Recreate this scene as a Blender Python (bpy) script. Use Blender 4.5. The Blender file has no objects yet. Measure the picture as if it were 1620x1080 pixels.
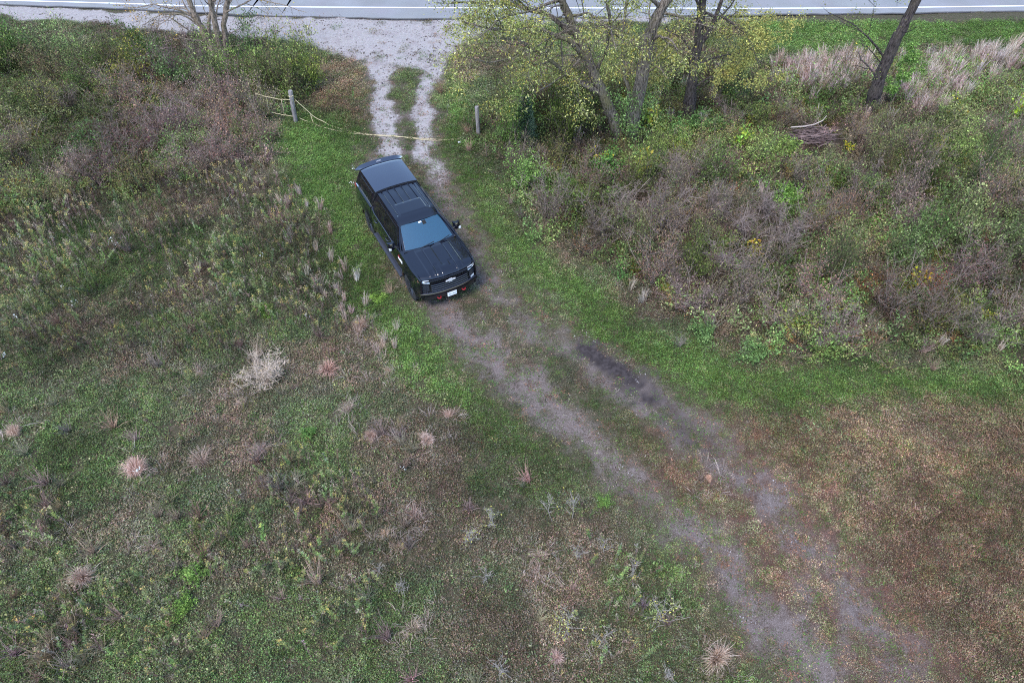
import bpy, math, random
import numpy as np
from mathutils import Vector
R = math.radians
rng = np.random.default_rng(7)
random.seed(7)
scene = bpy.context.scene
COL = scene.collection

# ------------------------------------------------------------------ camera, sky, sun, exposure
PITCH, CAM_H = R(48.14), 15.49
cam = bpy.data.objects.new('camera', bpy.data.cameras.new('camera'))
COL.objects.link(cam)
cam.location = (0, 0, CAM_H)
cam.rotation_euler = (R(90) - PITCH, 0, 0)
cam.data.sensor_width = 36
cam.data.lens = 24
cam.data.clip_end = 4000
scene.camera = cam

SUN_EL, SUN_AZ = R(60), R(215)            # azimuth clockwise from +Y
world = bpy.data.worlds.new('World')
scene.world = world
world.use_nodes = True
wn, wl = world.node_tree.nodes, world.node_tree.links
sky = wn.new('ShaderNodeTexSky')
sky.sky_type = 'NISHITA'
sky.sun_disc = False
sky.sun_elevation = SUN_EL
sky.sun_rotation = SUN_AZ
sky.dust_density = .3
sky.air_density = 1.0
wl.new(sky.outputs[0], wn['Background'].inputs[0])
wn['Background'].inputs[1].default_value = 0.15
sl = bpy.data.lights.new('sun', 'SUN')
sl.energy = 1.3
sl.angle = R(24)
sl.color = (1.0, 0.93, 0.88)
sun = bpy.data.objects.new('sun', sl)
COL.objects.link(sun)
sd = Vector((math.sin(SUN_AZ) * math.cos(SUN_EL), math.cos(SUN_AZ) * math.cos(SUN_EL), math.sin(SUN_EL)))
sun.rotation_euler = sd.to_track_quat('Z', 'Y').to_euler()
vs = scene.view_settings
vs.view_transform = 'Standard'
vs.look = 'None'
vs.gamma = 1
vs.exposure = 1.68
cy = scene.cycles
cy.max_bounces = 5
cy.diffuse_bounces = 2
cy.glossy_bounces = 3
cy.transmission_bounces = 3
cy.transparent_max_bounces = 4
cy.use_denoising = False
cy.filter_width = 1.1
cy.caustics_reflective = cy.caustics_refractive = False

# ------------------------------------------------------------------ geometry of the ground seen from the camera height
SP, CP = math.sin(PITCH), math.cos(PITCH)
def ray(px, py):
    u, v = (px - 810) / 1080, (540 - py) / 1080
    return np.array([u, CP + v * SP, -SP + v * CP])
def G(px, py, z=0.0):
    d = ray(px, py)
    t = (z - CAM_H) / d[2]
    return np.array([d[0] * t, d[1] * t, z])
def PL(px, py, Y):
    d = ray(px, py)
    t = Y / d[1]
    return np.array([d[0] * t, Y, CAM_H + d[2] * t])
def GP(pts):
    return np.array([G(*p)[:2] for p in pts])
def in_view(x, y, mx=200, my=60):
    d = y * CP + CAM_H * SP
    px = 810 + 1080 * x / d
    py = 540 - 1080 * (y * SP - CAM_H * CP) / d
    return (d > 0) & (px > -mx) & (px < 1620 + mx) & (py > -25) & (py < 1080 + my)

# ------------------------------------------------------------------ numpy noise and distance fields
def _hash(ix, iy, seed):
    h = (ix.astype(np.int64) * 374761393 + iy.astype(np.int64) * 668265263 + seed * 1442695041) & 0xffffffff
    h = ((h ^ (h >> 13)) * 1274126177) & 0xffffffff
    return ((h ^ (h >> 16)) & 0xffff) / 65535.0
def vnoise(x, y, s, seed=0):
    x, y = np.asarray(x, float) / s, np.asarray(y, float) / s
    ix, iy = np.floor(x), np.floor(y)
    fx, fy = x - ix, y - iy
    fx, fy = fx * fx * (3 - 2 * fx), fy * fy * (3 - 2 * fy)
    a, b = _hash(ix, iy, seed), _hash(ix + 1, iy, seed)
    c, d = _hash(ix, iy + 1, seed), _hash(ix + 1, iy + 1, seed)
    return (a * (1 - fx) + b * fx) * (1 - fy) + (c * (1 - fx) + d * fx) * fy
def fbm(x, y, s, seed=0, o=4):
    t, a, w = 0, 1.0, 0
    for k in range(o):
        t = t + a * vnoise(x, y, s / 2 ** k, seed + 17 * k)
        w += a
        a *= 0.55
    return t / w
def sst(a, b, x):
    t = np.clip((x - a) / (b - a), 0, 1)
    return t * t * (3 - 2 * t)
def seg_dist(x, y, pts):
    best = np.full(np.shape(x), 1e9)
    for (x0, y0), (x1, y1) in zip(pts[:-1], pts[1:]):
        dx, dy = x1 - x0, y1 - y0
        t = np.clip(((x - x0) * dx + (y - y0) * dy) / (dx * dx + dy * dy + 1e-9), 0, 1)
        best = np.minimum(best, np.hypot(x - x0 - t * dx, y - y0 - t * dy))
    return best
def poly_sd(x, y, P):                      # positive inside
    ins = np.zeros(np.shape(x), bool)
    n = len(P)
    for i in range(n):
        (x0, y0), (x1, y1) = P[i], P[(i + 1) % n]
        c = (y0 > y) != (y1 > y)
        with np.errstate(divide='ignore', invalid='ignore'):
            ins ^= c & (x < (x1 - x0) * (y - y0) / (y1 - y0 + 1e-12) + x0)
    d = seg_dist(x, y, np.vstack([P, P[:1]]))
    return np.where(ins, d, -d)

# outlines on the ground
RUT_L = GP([(606, 84), (602, 130), (602, 170), (606, 215), (612, 250), (640, 360), (690, 480), (722, 512), (760, 558), (800, 600), (850, 640), (900, 680), (960, 735), (1005, 772), (1060, 815), (1130, 868), (1180, 920), (1240, 1000), (1300, 1085), (1360, 1190)])
RUT_R = GP([(690, 84), (678, 130), (665, 170), (663, 200), (674, 245), (692, 295), (726, 352), (780, 440), (822, 492), (880, 543), (950, 590), (1010, 622), (1080, 668), (1150, 718), (1220, 782), (1285, 855), (1365, 955), (1455, 1075), (1530, 1180)])
DAMP = GP([(932, 562), (962, 584), (995, 606)])
DAMP2 = GP([(1060, 655), (1120, 700)])
GRAVEL = GP([(-400, -4), (0, 8), (330, 22), (640, 28), (800, 30), (1180, 24), (1180, 31), (960, 40), (800, 46), (770, 62), (735, 74), (708, 92), (690, 112), (588, 112), (572, 96), (522, 84), (490, 72), (330, 56), (150, 40), (0, 27), (-400, 20)])
GREEN_L = GP([(440, 215), (480, 185), (545, 175), (590, 240), (575, 330), (655, 480), (690, 500), (760, 590), (850, 690), (930, 760), (860, 740), (780, 690), (700, 650), (620, 585), (560, 490), (515, 400), (480, 320), (440, 260)])
GREEN_R = GP([(708, 100), (738, 130), (748, 250), (790, 330), (880, 410), (960, 460), (1050, 520), (1200, 570), (1400, 582), (1720, 586), (1720, 628), (1500, 632), (1350, 650), (1200, 665), (1080, 640), (1000, 580), (900, 520), (800, 440), (735, 360), (702, 280), (690, 200)])
MOWN = GP([(1176, 30), (1400, 26), (1620, 22), (1900, 20), (1900, 70), (1620, 66), (1400, 78), (1270, 82), (1180, 66)])
BROWN = GP([(1010, 700), (1100, 668), (1300, 655), (1500, 632), (1620, 618), (1900, 610), (1900, 1250), (1420, 1200), (1320, 1080), (1230, 980), (1120, 850), (1010, 770)])
THICK_L = GP([(-350, 78), (0, 86), (150, 96), (330, 118), (500, 130), (512, 140), (455, 190), (435, 250), (300, 300), (0, 345), (-350, 350)])
STAND = GP([(-350, 340), (200, 312), (430, 268), (485, 330), (525, 430), (560, 500), (590, 555), (500, 575), (350, 590), (150, 600), (0, 560), (-350, 560)])
THICK_R = GP([(765, 175), (830, 125), (1000, 120), (1180, 105), (1250, 100), (1620, 100), (1950, 95), (1950, 570), (1500, 572), (1300, 568), (1160, 545), (1040, 478), (940, 425), (860, 370), (800, 300), (770, 240)])
PALE_R1 = GP([(1215, 130), (1240, 100), (1340, 88), (1385, 105), (1370, 135), (1290, 150)])
PALE_R2 = GP([(1440, 100), (1520, 84), (1700, 84), (1700, 110), (1560, 125), (1510, 170), (1450, 185), (1432, 150)])

LITTER = GP([(505, 92), (592, 98), (602, 200), (560, 205), (500, 185), (478, 150), (508, 125)])
LITTER2 = GP([(700, 92), (735, 90), (745, 140), (720, 160), (700, 130)])
_td = RUT_R[12] - RUT_R[9]; TDX, TDY = _td / np.hypot(*_td)
def fields(x, y):
    """every mask of the ground at world positions"""
    wx = x + (fbm(x, y, 1.6, 3) - .5) * 1.3
    wy = y + (fbm(x, y, 1.6, 9) - .5) * 1.3
    n = fbm(x, y, 0.9, 21)
    f = {}
    dl, dr = seg_dist(wx, wy, RUT_L), seg_dist(wx, wy, RUT_R)
    far = sst(20.0, 24.0, y)                                # near the road the ruts are gravelled
    d = np.minimum(dl, dr)
    yy = np.array([G(0, q)[1] for q in (1080, 960, 860, 800, 740, 650, 520, 480, 400, 300, 240, 150, 80)])
    sl_ = np.interp(y, yy, [.72, .76, .78, .68, .72, .85, .95, .9, .6, .6, .8, 1, 1])
    sr_ = np.interp(y, yy, [.55, .55, .52, .52, .62, .72, .68, .5, .5, .7, .85, 1, 1])
    nn = fbm(x, y, .45, 22, 4)
    rut = np.maximum(sl_ * sst(1.0, .05, dl + (n - .5) * 1.0 + (nn - .5) * .6), sr_ * sst(1.05, .05, dr + (n - .5) * 1.0 + (nn - .5) * .6))
    f['rutd'] = sst(.7, 0, d)
    mid_ = sst(2.6, 1.7, dl + dr) * sst(19, 14, y)
    wear = sst(1.8, .5, d)
    f['wear'] = wear
    f['soil'] = np.clip(rut * (.86 + .16 * sst(.35, .6, fbm(x, y, 1.7, 31)) + .2 * far) + .35 * wear * sst(.48, .68, nn) + .38 * mid_ * sst(.42, .62, nn), 0, 1)
    g = poly_sd(wx, wy, GRAVEL)
    f['gravel'] = np.clip(sst(-.35, .5, g + (n - .5) * .8) * sst(26, 31.5, y) + rut * far * (.85 + .3 * sst(.4, .6, nn)) * sst(.80, .35, d), 0, 1)
    dd = seg_dist(wx * .5 + x * .5, wy * .5 + y * .5, DAMP)
    f['damp'] = np.clip(sst(1.2, .0, dd + (n - .5) * 1.1 + (nn - .5) * .9) * (.62 + .6 * sst(.3, .6, fbm((x * TDY - y * TDX) * 5.0, x * TDX + y * TDY, 1.2, 35, 3))) + .55 * sst(.8, .1, seg_dist(wx, wy, DAMP2) + (n - .5) * .6), 0, 1)
    f['soil'] = np.maximum(f['soil'], f['damp'] * .85)
    f['gl'] = sst(-.5, .8, poly_sd(wx, wy, GREEN_L))
    f['gr'] = sst(-.5, .8, poly_sd(wx, wy, GREEN_R))
    f['mown'] = sst(-.4, .6, poly_sd(wx, wy, MOWN))
    f['brown'] = sst(-1.6, 1.6, poly_sd(wx, wy, BROWN))
    f['tl'] = sst(-.5, .8, poly_sd(wx, wy, THICK_L))
    f['tr'] = sst(-.5, .8, poly_sd(wx, wy, THICK_R))
    f['stand'] = sst(-.8, .8, poly_sd(wx, wy, STAND))
    f['lit'] = np.maximum(sst(-.6, .8, poly_sd(wx, wy, LITTER)), .6 * sst(-.6, .8, poly_sd(wx, wy, LITTER2)))
    f['pale'] = np.maximum(sst(-.6, .9, poly_sd(wx, wy, PALE_R1)), sst(-.6, .9, poly_sd(wx, wy, PALE_R2)))
    return f

def hz(x, y):
    x, y = np.asarray(x, float), np.asarray(y, float)
    d = np.minimum(seg_dist(x, y, RUT_L), seg_dist(x, y, RUT_R))
    near = np.exp(-((np.maximum(np.abs(x) - 34, 0)) / 8) ** 2) * np.exp(-((np.maximum(y - 37, 0)) / 1.2) ** 2)
    flat = sst(.2, 2.5, np.hypot(x + 3.3, y - 18) - 2.2) * .8 + .2
    return near * flat * ((fbm(x, y, 5.0, 77) - .5) * .22 + (fbm(x, y, .7, 78, 2) - .5) * .05) - .045 * sst(.6, .1, d) * near
def P3(px, py):
    g = G(px, py)
    g[2] = float(hz(g[0], g[1]))
    return g

# ------------------------------------------------------------------ small helpers
def lin(r, g, b):
    c = np.array([r, g, b], float) / 255
    return np.where(c <= .04045, c / 12.92, ((c + .055) / 1.055) ** 2.4)

class Buf:
    """collects vertices, quads, colours and material slots and links them as one mesh"""
    def __init__(s):
        s.V, s.F, s.C, s.M, s.n = [], [], [], [], 0
    def add(s, V, F, C=(1, 1, 1), m=0):
        V = np.asarray(V, float).reshape(-1, 3)
        F = np.asarray(F, int).reshape(-1, 4)
        C = np.broadcast_to(np.asarray(C, float), V.shape)
        s.V.append(V); s.F.append(F + s.n); s.C.append(C); s.M.append(np.full(len(F), m))
        s.n += len(V)
    def mesh(s, name, mats, smooth=False):
        V, F, C, M = np.vstack(s.V), np.vstack(s.F), np.vstack(s.C), np.concatenate(s.M)
        me = bpy.data.meshes.new(name)
        me.vertices.add(len(V)); me.vertices.foreach_set('co', V.ravel().astype(np.float32))
        tri = F[:, 2] == F[:, 3]
        cnt = np.where(tri, 3, 4)
        keep = np.ones(F.shape, bool); keep[tri, 3] = False
        me.loops.add(int(cnt.sum())); me.loops.foreach_set('vertex_index', F[keep].astype(np.int32))
        me.polygons.add(len(F))
        me.polygons.foreach_set('loop_start', np.concatenate([[0], np.cumsum(cnt)[:-1]]).astype(np.int32))
        me.polygons.foreach_set('material_index', M.astype(np.int32))
        for m in mats: me.materials.append(m)
        a = me.attributes.new('col', 'FLOAT_COLOR', 'POINT')
        a.data.foreach_set('color', np.hstack([C, np.ones((len(C), 1))]).ravel().astype(np.float32))
        me.update(calc_edges=True)
        me.validate()
        me.shade_smooth() if smooth else me.shade_flat()
        return me

def link(name, data, parent=None, loc=None, rz=None, col=COL):
    o = bpy.data.objects.new(name, data)
    col.objects.link(o)
    if parent is not None: o.parent = parent
    if loc is not None: o.location = loc
    if rz is not None: o.rotation_euler = (0, 0, rz)
    return o
def tag(o, label=None, cat=None, group=None, kind=None):
    if label: o['label'] = label
    if cat: o['category'] = cat
    if group: o['group'] = group
    if kind: o['kind'] = kind
    return o
def empty(name, loc, rz, label, cat, group=None):
    o = link(name, None, loc=loc, rz=rz)
    o.empty_display_size = .2
    return tag(o, label, cat, group)

def unit(v):
    v = np.asarray(v, float)
    return v / (np.linalg.norm(v, axis=-1, keepdims=True) + 1e-9)
def tube(b, path, r, sides=5, col=(1, 1, 1), m=0, cap=False):
    path = np.asarray(path, float)
    k = len(path)
    r = np.broadcast_to(np.asarray(r, float), (k,))
    t = unit(np.gradient(path, axis=0))
    ref = np.array([0.31, .2, .93]) if abs(unit(path[-1] - path[0])[2]) < .8 else np.array([1., .1, 0])
    n1 = unit(np.cross(t, ref)); n2 = np.cross(t, n1)
    a = np.arange(sides) * 2 * math.pi / sides
    V = path[:, None, :] + r[:, None, None] * (np.cos(a)[None, :, None] * n1[:, None, :] + np.sin(a)[None, :, None] * n2[:, None, :])
    i = np.arange(k - 1)[:, None] * sides; j = np.arange(sides)[None, :]; j2 = (j + 1) % sides
    F = np.stack([i + j, i + j2, i + sides + j2, i + sides + j], -1).reshape(-1, 4)
    if cap and sides == 4:
        F = np.vstack([F, [[3, 2, 1, 0]], [[(k - 1) * 4 + q for q in range(4)]]])
    elif cap:
        V = np.concatenate([V.reshape(-1, 3), path[-1:], path[:1]])
        e = (k - 1) * sides
        F = np.vstack([F] + [[[e + q, e + (q + 1) % sides, k * sides, k * sides]] for q in range(sides)]
                      + [[[(q + 1) % sides, q, k * sides + 1, k * sides + 1]] for q in range(sides)])
    c = np.asarray(col, float)
    if c.ndim == 2: c = np.repeat(c, sides, 0)
    if c.ndim == 2 and len(c) < V.reshape(-1, 3).shape[0]: c = c[0]
    b.add(V, F, c, m)
def leaves(b, c, d, n, L, W, col, fold=.12, m=0):
    """many kite shaped leaves: base, two sides, tip"""
    c, d = np.asarray(c, float), unit(d)
    s = unit(np.cross(d, n)); nn = np.cross(s, d)
    N = len(c)
    L = np.broadcast_to(L, (N,))[:, None]; W = np.broadcast_to(W, (N,))[:, None]
    V = np.stack([c, c + d * L * .45 + s * W * .5 + nn * W * fold, c + d * L, c + d * L * .45 - s * W * .5 + nn * W * fold], 1)
    F = np.arange(N)[:, None] * 4 + np.arange(4)[None]
    col = np.broadcast_to(np.asarray(col, float), (N, 3))
    b.add(V.reshape(-1, 3), F, np.repeat(col, 4, 0), m)
def rdir(n, up=0.0, g=rng):
    v = g.normal(size=(n, 3)); v[:, 2] += up
    return unit(v)
def box(b, lo, hi, col=(1, 1, 1), m=0):
    x0, y0, z0 = lo; x1, y1, z1 = hi
    V = [(x0, y0, z0), (x1, y0, z0), (x1, y1, z0), (x0, y1, z0), (x0, y0, z1), (x1, y0, z1), (x1, y1, z1), (x0, y1, z1)]
    b.add(V, [(3, 2, 1, 0), (4, 5, 6, 7), (0, 1, 5, 4), (1, 2, 6, 5), (2, 3, 7, 6), (3, 0, 4, 7)], col, m)

# ------------------------------------------------------------------ materials
def new_mat(name):
    m = bpy.data.materials.new(name)
    m.use_nodes = True
    nt = m.node_tree
    return m, nt, nt.nodes['Principled BSDF']
def simple(name, col, rough=.5, metal=0.0, coat=0.0, spec=.5, noise=0.0, nscale=20, ior=None):
    m, nt, p = new_mat(name)
    p.inputs['Base Color'].default_value = (*col, 1)
    p.inputs['Roughness'].default_value = rough
    p.inputs['Metallic'].default_value = metal
    p.inputs['Coat Weight'].default_value = coat
    p.inputs['Coat Roughness'].default_value = .04
    p.inputs['Specular IOR Level'].default_value = spec
    if ior: p.inputs['IOR'].default_value = ior
    if noise:
        tc = nt.nodes.new('ShaderNodeTexCoord')
        nz = nt.nodes.new('ShaderNodeTexNoise'); nz.inputs['Scale'].default_value = nscale; nz.inputs['Detail'].default_value = 4
        nt.links.new(tc.outputs['Object'], nz.inputs['Vector'])
        mx = nt.nodes.new('ShaderNodeMix'); mx.data_type = 'RGBA'
        mx.inputs[6].default_value = (*[c * (1 - noise) for c in col], 1)
        mx.inputs[7].default_value = (*[min(1, c * (1 + noise)) for c in col], 1)
        nt.links.new(nz.outputs['Fac'], mx.inputs[0]); nt.links.new(mx.outputs[2], p.inputs['Base Color'])
    return m
def plant_mat(name, src, transl=.25, spec=.08):
    """vertex colour times the tint of the instance / the object, broken up by noise in the world"""
    m, nt, p = new_mat(name)
    N, L = nt.nodes, nt.links
    at = N.new('ShaderNodeAttribute'); at.attribute_name = 'col'
    if src == 'instancer':
        ti = N.new('ShaderNodeAttribute'); ti.attribute_type = 'INSTANCER'; ti.attribute_name = 'tint'
        tout = ti.outputs['Color']
    else:
        tout = N.new('ShaderNodeObjectInfo').outputs['Color']
    mu = N.new('ShaderNodeMix'); mu.data_type = 'RGBA'; mu.blend_type = 'MULTIPLY'; mu.inputs[0].default_value = 1
    L.new(at.outputs['Color'], mu.inputs[6]); L.new(tout, mu.inputs[7])
    ge = N.new('ShaderNodeNewGeometry')
    nz = N.new('ShaderNodeTexNoise'); nz.inputs['Scale'].default_value = 5; nz.inputs['Detail'].default_value = 2
    L.new(ge.outputs['Position'], nz.inputs['Vector'])
    mr = N.new('ShaderNodeMapRange'); mr.inputs[1].default_value = .3; mr.inputs[2].default_value = .7
    mr.inputs[3].default_value = .75; mr.inputs[4].default_value = 1.25
    L.new(nz.outputs['Fac'], mr.inputs[0])
    m2 = N.new('ShaderNodeMix'); m2.data_type = 'RGBA'; m2.blend_type = 'MULTIPLY'; m2.inputs[0].default_value = 1
    L.new(mu.outputs[2], m2.inputs[6]); L.new(mr.outputs[0], m2.inputs[7])
    L.new(m2.outputs[2], p.inputs['Base Color'])
    p.inputs['Roughness'].default_value = .65
    p.inputs['Specular IOR Level'].default_value = spec
    if transl:
        tr = N.new('ShaderNodeBsdfTranslucent'); L.new(m2.outputs[2], tr.inputs['Color'])
        ms = N.new('ShaderNodeMixShader'); ms.inputs[0].default_value = transl
        L.new(p.outputs[0], ms.inputs[1]); L.new(tr.outputs[0], ms.inputs[2])
        L.new(ms.outputs[0], N['Material Output'].inputs['Surface'])
    return m
M_GN = plant_mat('ground_plants', 'instancer')
M_LEAF = plant_mat('leaf', 'object')
M_STEM = plant_mat('stem', 'object', transl=0, spec=.2)

def bark_mat(name, c0, c1, green):
    m, nt, p = new_mat(name)
    N, L = nt.nodes, nt.links
    tc = N.new('ShaderNodeTexCoord')
    mp = N.new('ShaderNodeMapping'); mp.inputs['Scale'].default_value = (14, 14, 3)
    L.new(tc.outputs['Object'], mp.inputs[0])
    nz = N.new('ShaderNodeTexNoise'); nz.inputs['Scale'].default_value = 1.6; nz.inputs['Detail'].default_value = 5
    L.new(mp.outputs[0], nz.inputs['Vector'])
    cr = N.new('ShaderNodeValToRGB')
    cr.color_ramp.elements[0].position = .36; cr.color_ramp.elements[0].color = (*c0, 1)
    cr.color_ramp.elements[1].position = .66; cr.color_ramp.elements[1].color = (*c1, 1)
    L.new(nz.outputs['Fac'], cr.inputs[0])
    n2 = N.new('ShaderNodeTexNoise'); n2.inputs['Scale'].default_value = 1.7; n2.inputs['Detail'].default_value = 3
    L.new(tc.outputs['Object'], n2.inputs['Vector'])
    mr = N.new('ShaderNodeMapRange'); mr.inputs[1].default_value = .5; mr.inputs[2].default_value = .72; mr.inputs[4].default_value = .7
    L.new(n2.outputs['Fac'], mr.inputs[0])
    mx = N.new('ShaderNodeMix'); mx.data_type = 'RGBA'; mx.inputs[7].default_value = (*green, 1)
    L.new(mr.outputs[0], mx.inputs[0]); L.new(cr.outputs[0], mx.inputs[6]); L.new(mx.outputs[2], p.inputs['Base Color'])
    bp = N.new('ShaderNodeBump'); bp.inputs['Strength'].default_value = .9; bp.inputs['Distance'].default_value = .04
    L.new(nz.outputs['Fac'], bp.inputs['Height']); L.new(bp.outputs[0], p.inputs['Normal'])
    p.inputs['Roughness'].default_value = .9
    p.inputs['Specular IOR Level'].default_value = .15
    return m
BARK = bark_mat('bark', (.05, .04, .033), (.23, .19, .155), (.15, .135, .06))
BARK_DARK = bark_mat('dark_bark', (.02, .016, .015), (.10, .08, .075), (.07, .06, .045))
BARK_TAN = bark_mat('tan_bark', (.10, .075, .058), (.34, .27, .21), (.20, .165, .09))

def ground_mat():
    m, nt, p = new_mat('ground')
    N, L = nt.nodes, nt.links
    ge = N.new('ShaderNodeNewGeometry')
    def attr(n):
        a = N.new('ShaderNodeAttribute'); a.attribute_name = n
        return a.outputs['Fac']
    def noise(s, d=3):
        n = N.new('ShaderNodeTexNoise'); n.inputs['Scale'].default_value = s; n.inputs['Detail'].default_value = d
        L.new(ge.outputs['Position'], n.inputs['Vector'])
        return n.outputs['Fac']
    def ramp(f, lo, hi, a=0.0, b=1.0):
        r = N.new('ShaderNodeMapRange'); r.inputs[1].default_value = lo; r.inputs[2].default_value = hi
        r.inputs[3].default_value = a; r.inputs[4].default_value = b
        L.new(f, r.inputs[0]); return r.outputs[0]
    def mix(f, a, b, mode='MIX'):
        x = N.new('ShaderNodeMix'); x.data_type = 'RGBA'; x.blend_type = mode
        if isinstance(f, (int, float)): x.inputs[0].default_value = f
        else: L.new(f, x.inputs[0])
        for i, c in ((6, a), (7, b)):
            if isinstance(c, tuple): x.inputs[i].default_value = (*c, 1)
            else: L.new(c, x.inputs[i])
        return x.outputs[2]
    def madd(a, b, c):
        x = N.new('ShaderNodeMath'); x.operation = 'MULTIPLY_ADD'
        L.new(a, x.inputs[0]); x.inputs[1].default_value = b
        if isinstance(c, float): x.inputs[2].default_value = c
        else: L.new(c, x.inputs[2])
        return x.outputs[0]
    fine, mid, big = noise(55, 3), noise(9, 4), noise(1.3, 4)
    thatch = mix(ramp(fine, .35, .65), (.030, .026, .017), (.13, .105, .07))
    floor = mix(ramp(mid, .4, .7), thatch, mix(ramp(fine, .35, .65), (.018, .022, .010), (.07, .08, .036)))
    floor = mix(attr('far'), floor, (.06, .075, .028))
    br = mix(ramp(fine, .35, .68), (.05, .03, .024), (.15, .095, .07))
    floor = mix(attr('brown'), floor, br)
    floor = mix(attr('thicket'), floor, mix(ramp(fine, .35, .7), (.016, .013, .009), (.075, .058, .042)))  # thicket floor darkened: shade under the shrubs put into its colour
    soil = mix(ramp(mid, .3, .75), (.118, .090, .079), (.160, .127, .115))
    soil = mix(ramp(fine, .54, .68, 0, .8), soil, (.27, .232, .215))
    soil = mix(ramp(fine, .47, .34, 0, .85), soil, (.070, .058, .048))
    sm = ramp(madd(madd(fine, .5, madd(mid, .5, -.5)), 1.0, attr('soil')), .28, .86)
    c = mix(sm, floor, soil)
    vo = N.new('ShaderNodeTexVoronoi'); vo.inputs['Scale'].default_value = 38
    L.new(ge.outputs['Position'], vo.inputs['Vector'])
    grav = mix(ramp(mid, .3, .7), (.262, .207, .180), (.342, .280, .250))
    grav = mix(.22, grav, vo.outputs['Color'], 'SOFT_LIGHT')
    hsv = N.new('ShaderNodeHueSaturation'); hsv.inputs['Saturation'].default_value = .45
    L.new(grav, hsv.inputs['Color'])
    grav = mix(ramp(fine, .42, .3, 0, .8), hsv.outputs[0], (.14, .115, .10))
    grav = mix(ramp(big, .55, .72, 0, .5), grav, (.19, .15, .145))
    gm = ramp(madd(madd(fine, .5, madd(mid, .8, -.65)), 1.0, attr('gravel')), .35, .7)
    c = mix(gm, c, grav)
    dark = mix(ramp(mid, .35, .7), (.026, .021, .021), (.062, .051, .050))
    dm = ramp(madd(madd(fine, .3, madd(mid, .8, -.55)), 1.0, attr('damp')), .25, .9)
    c = mix(dm, c, dark)
    L.new(c, p.inputs['Base Color'])
    p.inputs['Roughness'].default_value = .95
    p.inputs['Specular IOR Level'].default_value = .12
    bp = N.new('ShaderNodeBump'); bp.inputs['Strength'].default_value = .7; bp.inputs['Distance'].default_value = .03
    L.new(madd(fine, .5, mid), bp.inputs['Height']); L.new(bp.outputs[0], p.inputs['Normal'])
    return m
M_GROUND = ground_mat()

# ------------------------------------------------------------------ ground, track, gravel shoulder (one sheet cut into three)
def axis(lo, hi, st, far):
    a = list(np.arange(lo, hi + 1e-6, st))
    s, q = st, a[-1]
    while q < far: s *= 1.45; q += s; a.append(q)
    s, q = st, a[0]
    while q > -far: s *= 1.45; q -= s; a.insert(0, q)
    return np.array(a)
ax, ay = axis(-34, 34, .17, 1500), axis(3, 41, .17, 1500)
GX, GY = np.meshgrid(ax, ay)
gx, gy = GX.ravel(), GY.ravel()
FL = fields(gx, gy)
gz = hz(gx, gy)
farm = sst(0, 6, np.maximum(np.maximum(np.abs(gx) - 32, gy - 40), 3 - gy))
nx, ny = len(ax), len(ay)
ii = (np.arange(ny - 1)[:, None] * nx + np.arange(nx - 1)[None]).ravel()
QF = np.stack([ii, ii + 1, ii + nx + 1, ii + nx], 1)
fm = {k: FL[k][QF].mean(1) for k in ('soil', 'gravel', 'wear')}
cls = np.where((fm['gravel'] > .5) & (gy[QF].mean(1) > 29), 2, np.where(np.maximum(fm['soil'], fm['wear'] * .6) > .45, 1, 0))
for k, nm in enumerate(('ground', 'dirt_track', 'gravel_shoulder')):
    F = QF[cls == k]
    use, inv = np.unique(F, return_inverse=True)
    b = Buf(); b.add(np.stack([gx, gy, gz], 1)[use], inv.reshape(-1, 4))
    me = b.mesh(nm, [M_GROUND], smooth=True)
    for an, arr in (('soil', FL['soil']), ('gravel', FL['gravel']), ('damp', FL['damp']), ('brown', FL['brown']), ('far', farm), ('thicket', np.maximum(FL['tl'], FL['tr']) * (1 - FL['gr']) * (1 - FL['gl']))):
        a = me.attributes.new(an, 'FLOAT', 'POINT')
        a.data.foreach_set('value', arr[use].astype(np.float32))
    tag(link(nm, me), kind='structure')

# ------------------------------------------------------------------ road
def resample(P, n):
    P = np.asarray(P, float)
    t = np.concatenate([[0], np.cumsum(np.hypot(*np.diff(P[:, :2], axis=0).T))])
    q = np.linspace(0, t[-1], n)
    return np.stack([np.interp(q, t, P[:, k]) for k in range(P.shape[1])], 1)
def asphalt():
    m, nt, p = new_mat('asphalt')
    N, L = nt.nodes, nt.links
    ge = N.new('ShaderNodeNewGeometry')
    n1 = N.new('ShaderNodeTexNoise'); n1.inputs['Scale'].default_value = 60; n1.inputs['Detail'].default_value = 3
    n2 = N.new('ShaderNodeTexNoise'); n2.inputs['Scale'].default_value = .6; n2.inputs['Detail'].default_value = 5
    for n in (n1, n2): L.new(ge.outputs['Position'], n.inputs['Vector'])
    a = N.new('ShaderNodeMix'); a.data_type = 'RGBA'; a.inputs[6].default_value = (.17, .168, .178, 1); a.inputs[7].default_value = (.26, .257, .268, 1)
    L.new(n1.outputs['Fac'], a.inputs[0])
    c = N.new('ShaderNodeMix'); c.data_type = 'RGBA'; c.blend_type = 'MULTIPLY'; c.inputs[0].default_value = .5
    L.new(a.outputs[2], c.inputs[6]); L.new(n2.outputs['Color'], c.inputs[7])
    h = N.new('ShaderNodeHueSaturation'); h.inputs['Saturation'].default_value = .25; h.inputs['Value'].default_value = 1.2
    L.new(c.outputs[2], h.inputs['Color']); L.new(h.outputs[0], p.inputs['Base Color'])
    p.inputs['Roughness'].default_value = .85
    return m
def onward(P, L=160):
    a, b_ = P[0] - P[1], P[-1] - P[-2]
    return np.vstack([P[0] + a / np.hypot(*a) * L, P, P[-1] + b_ / np.hypot(*b_) * L])
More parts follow.
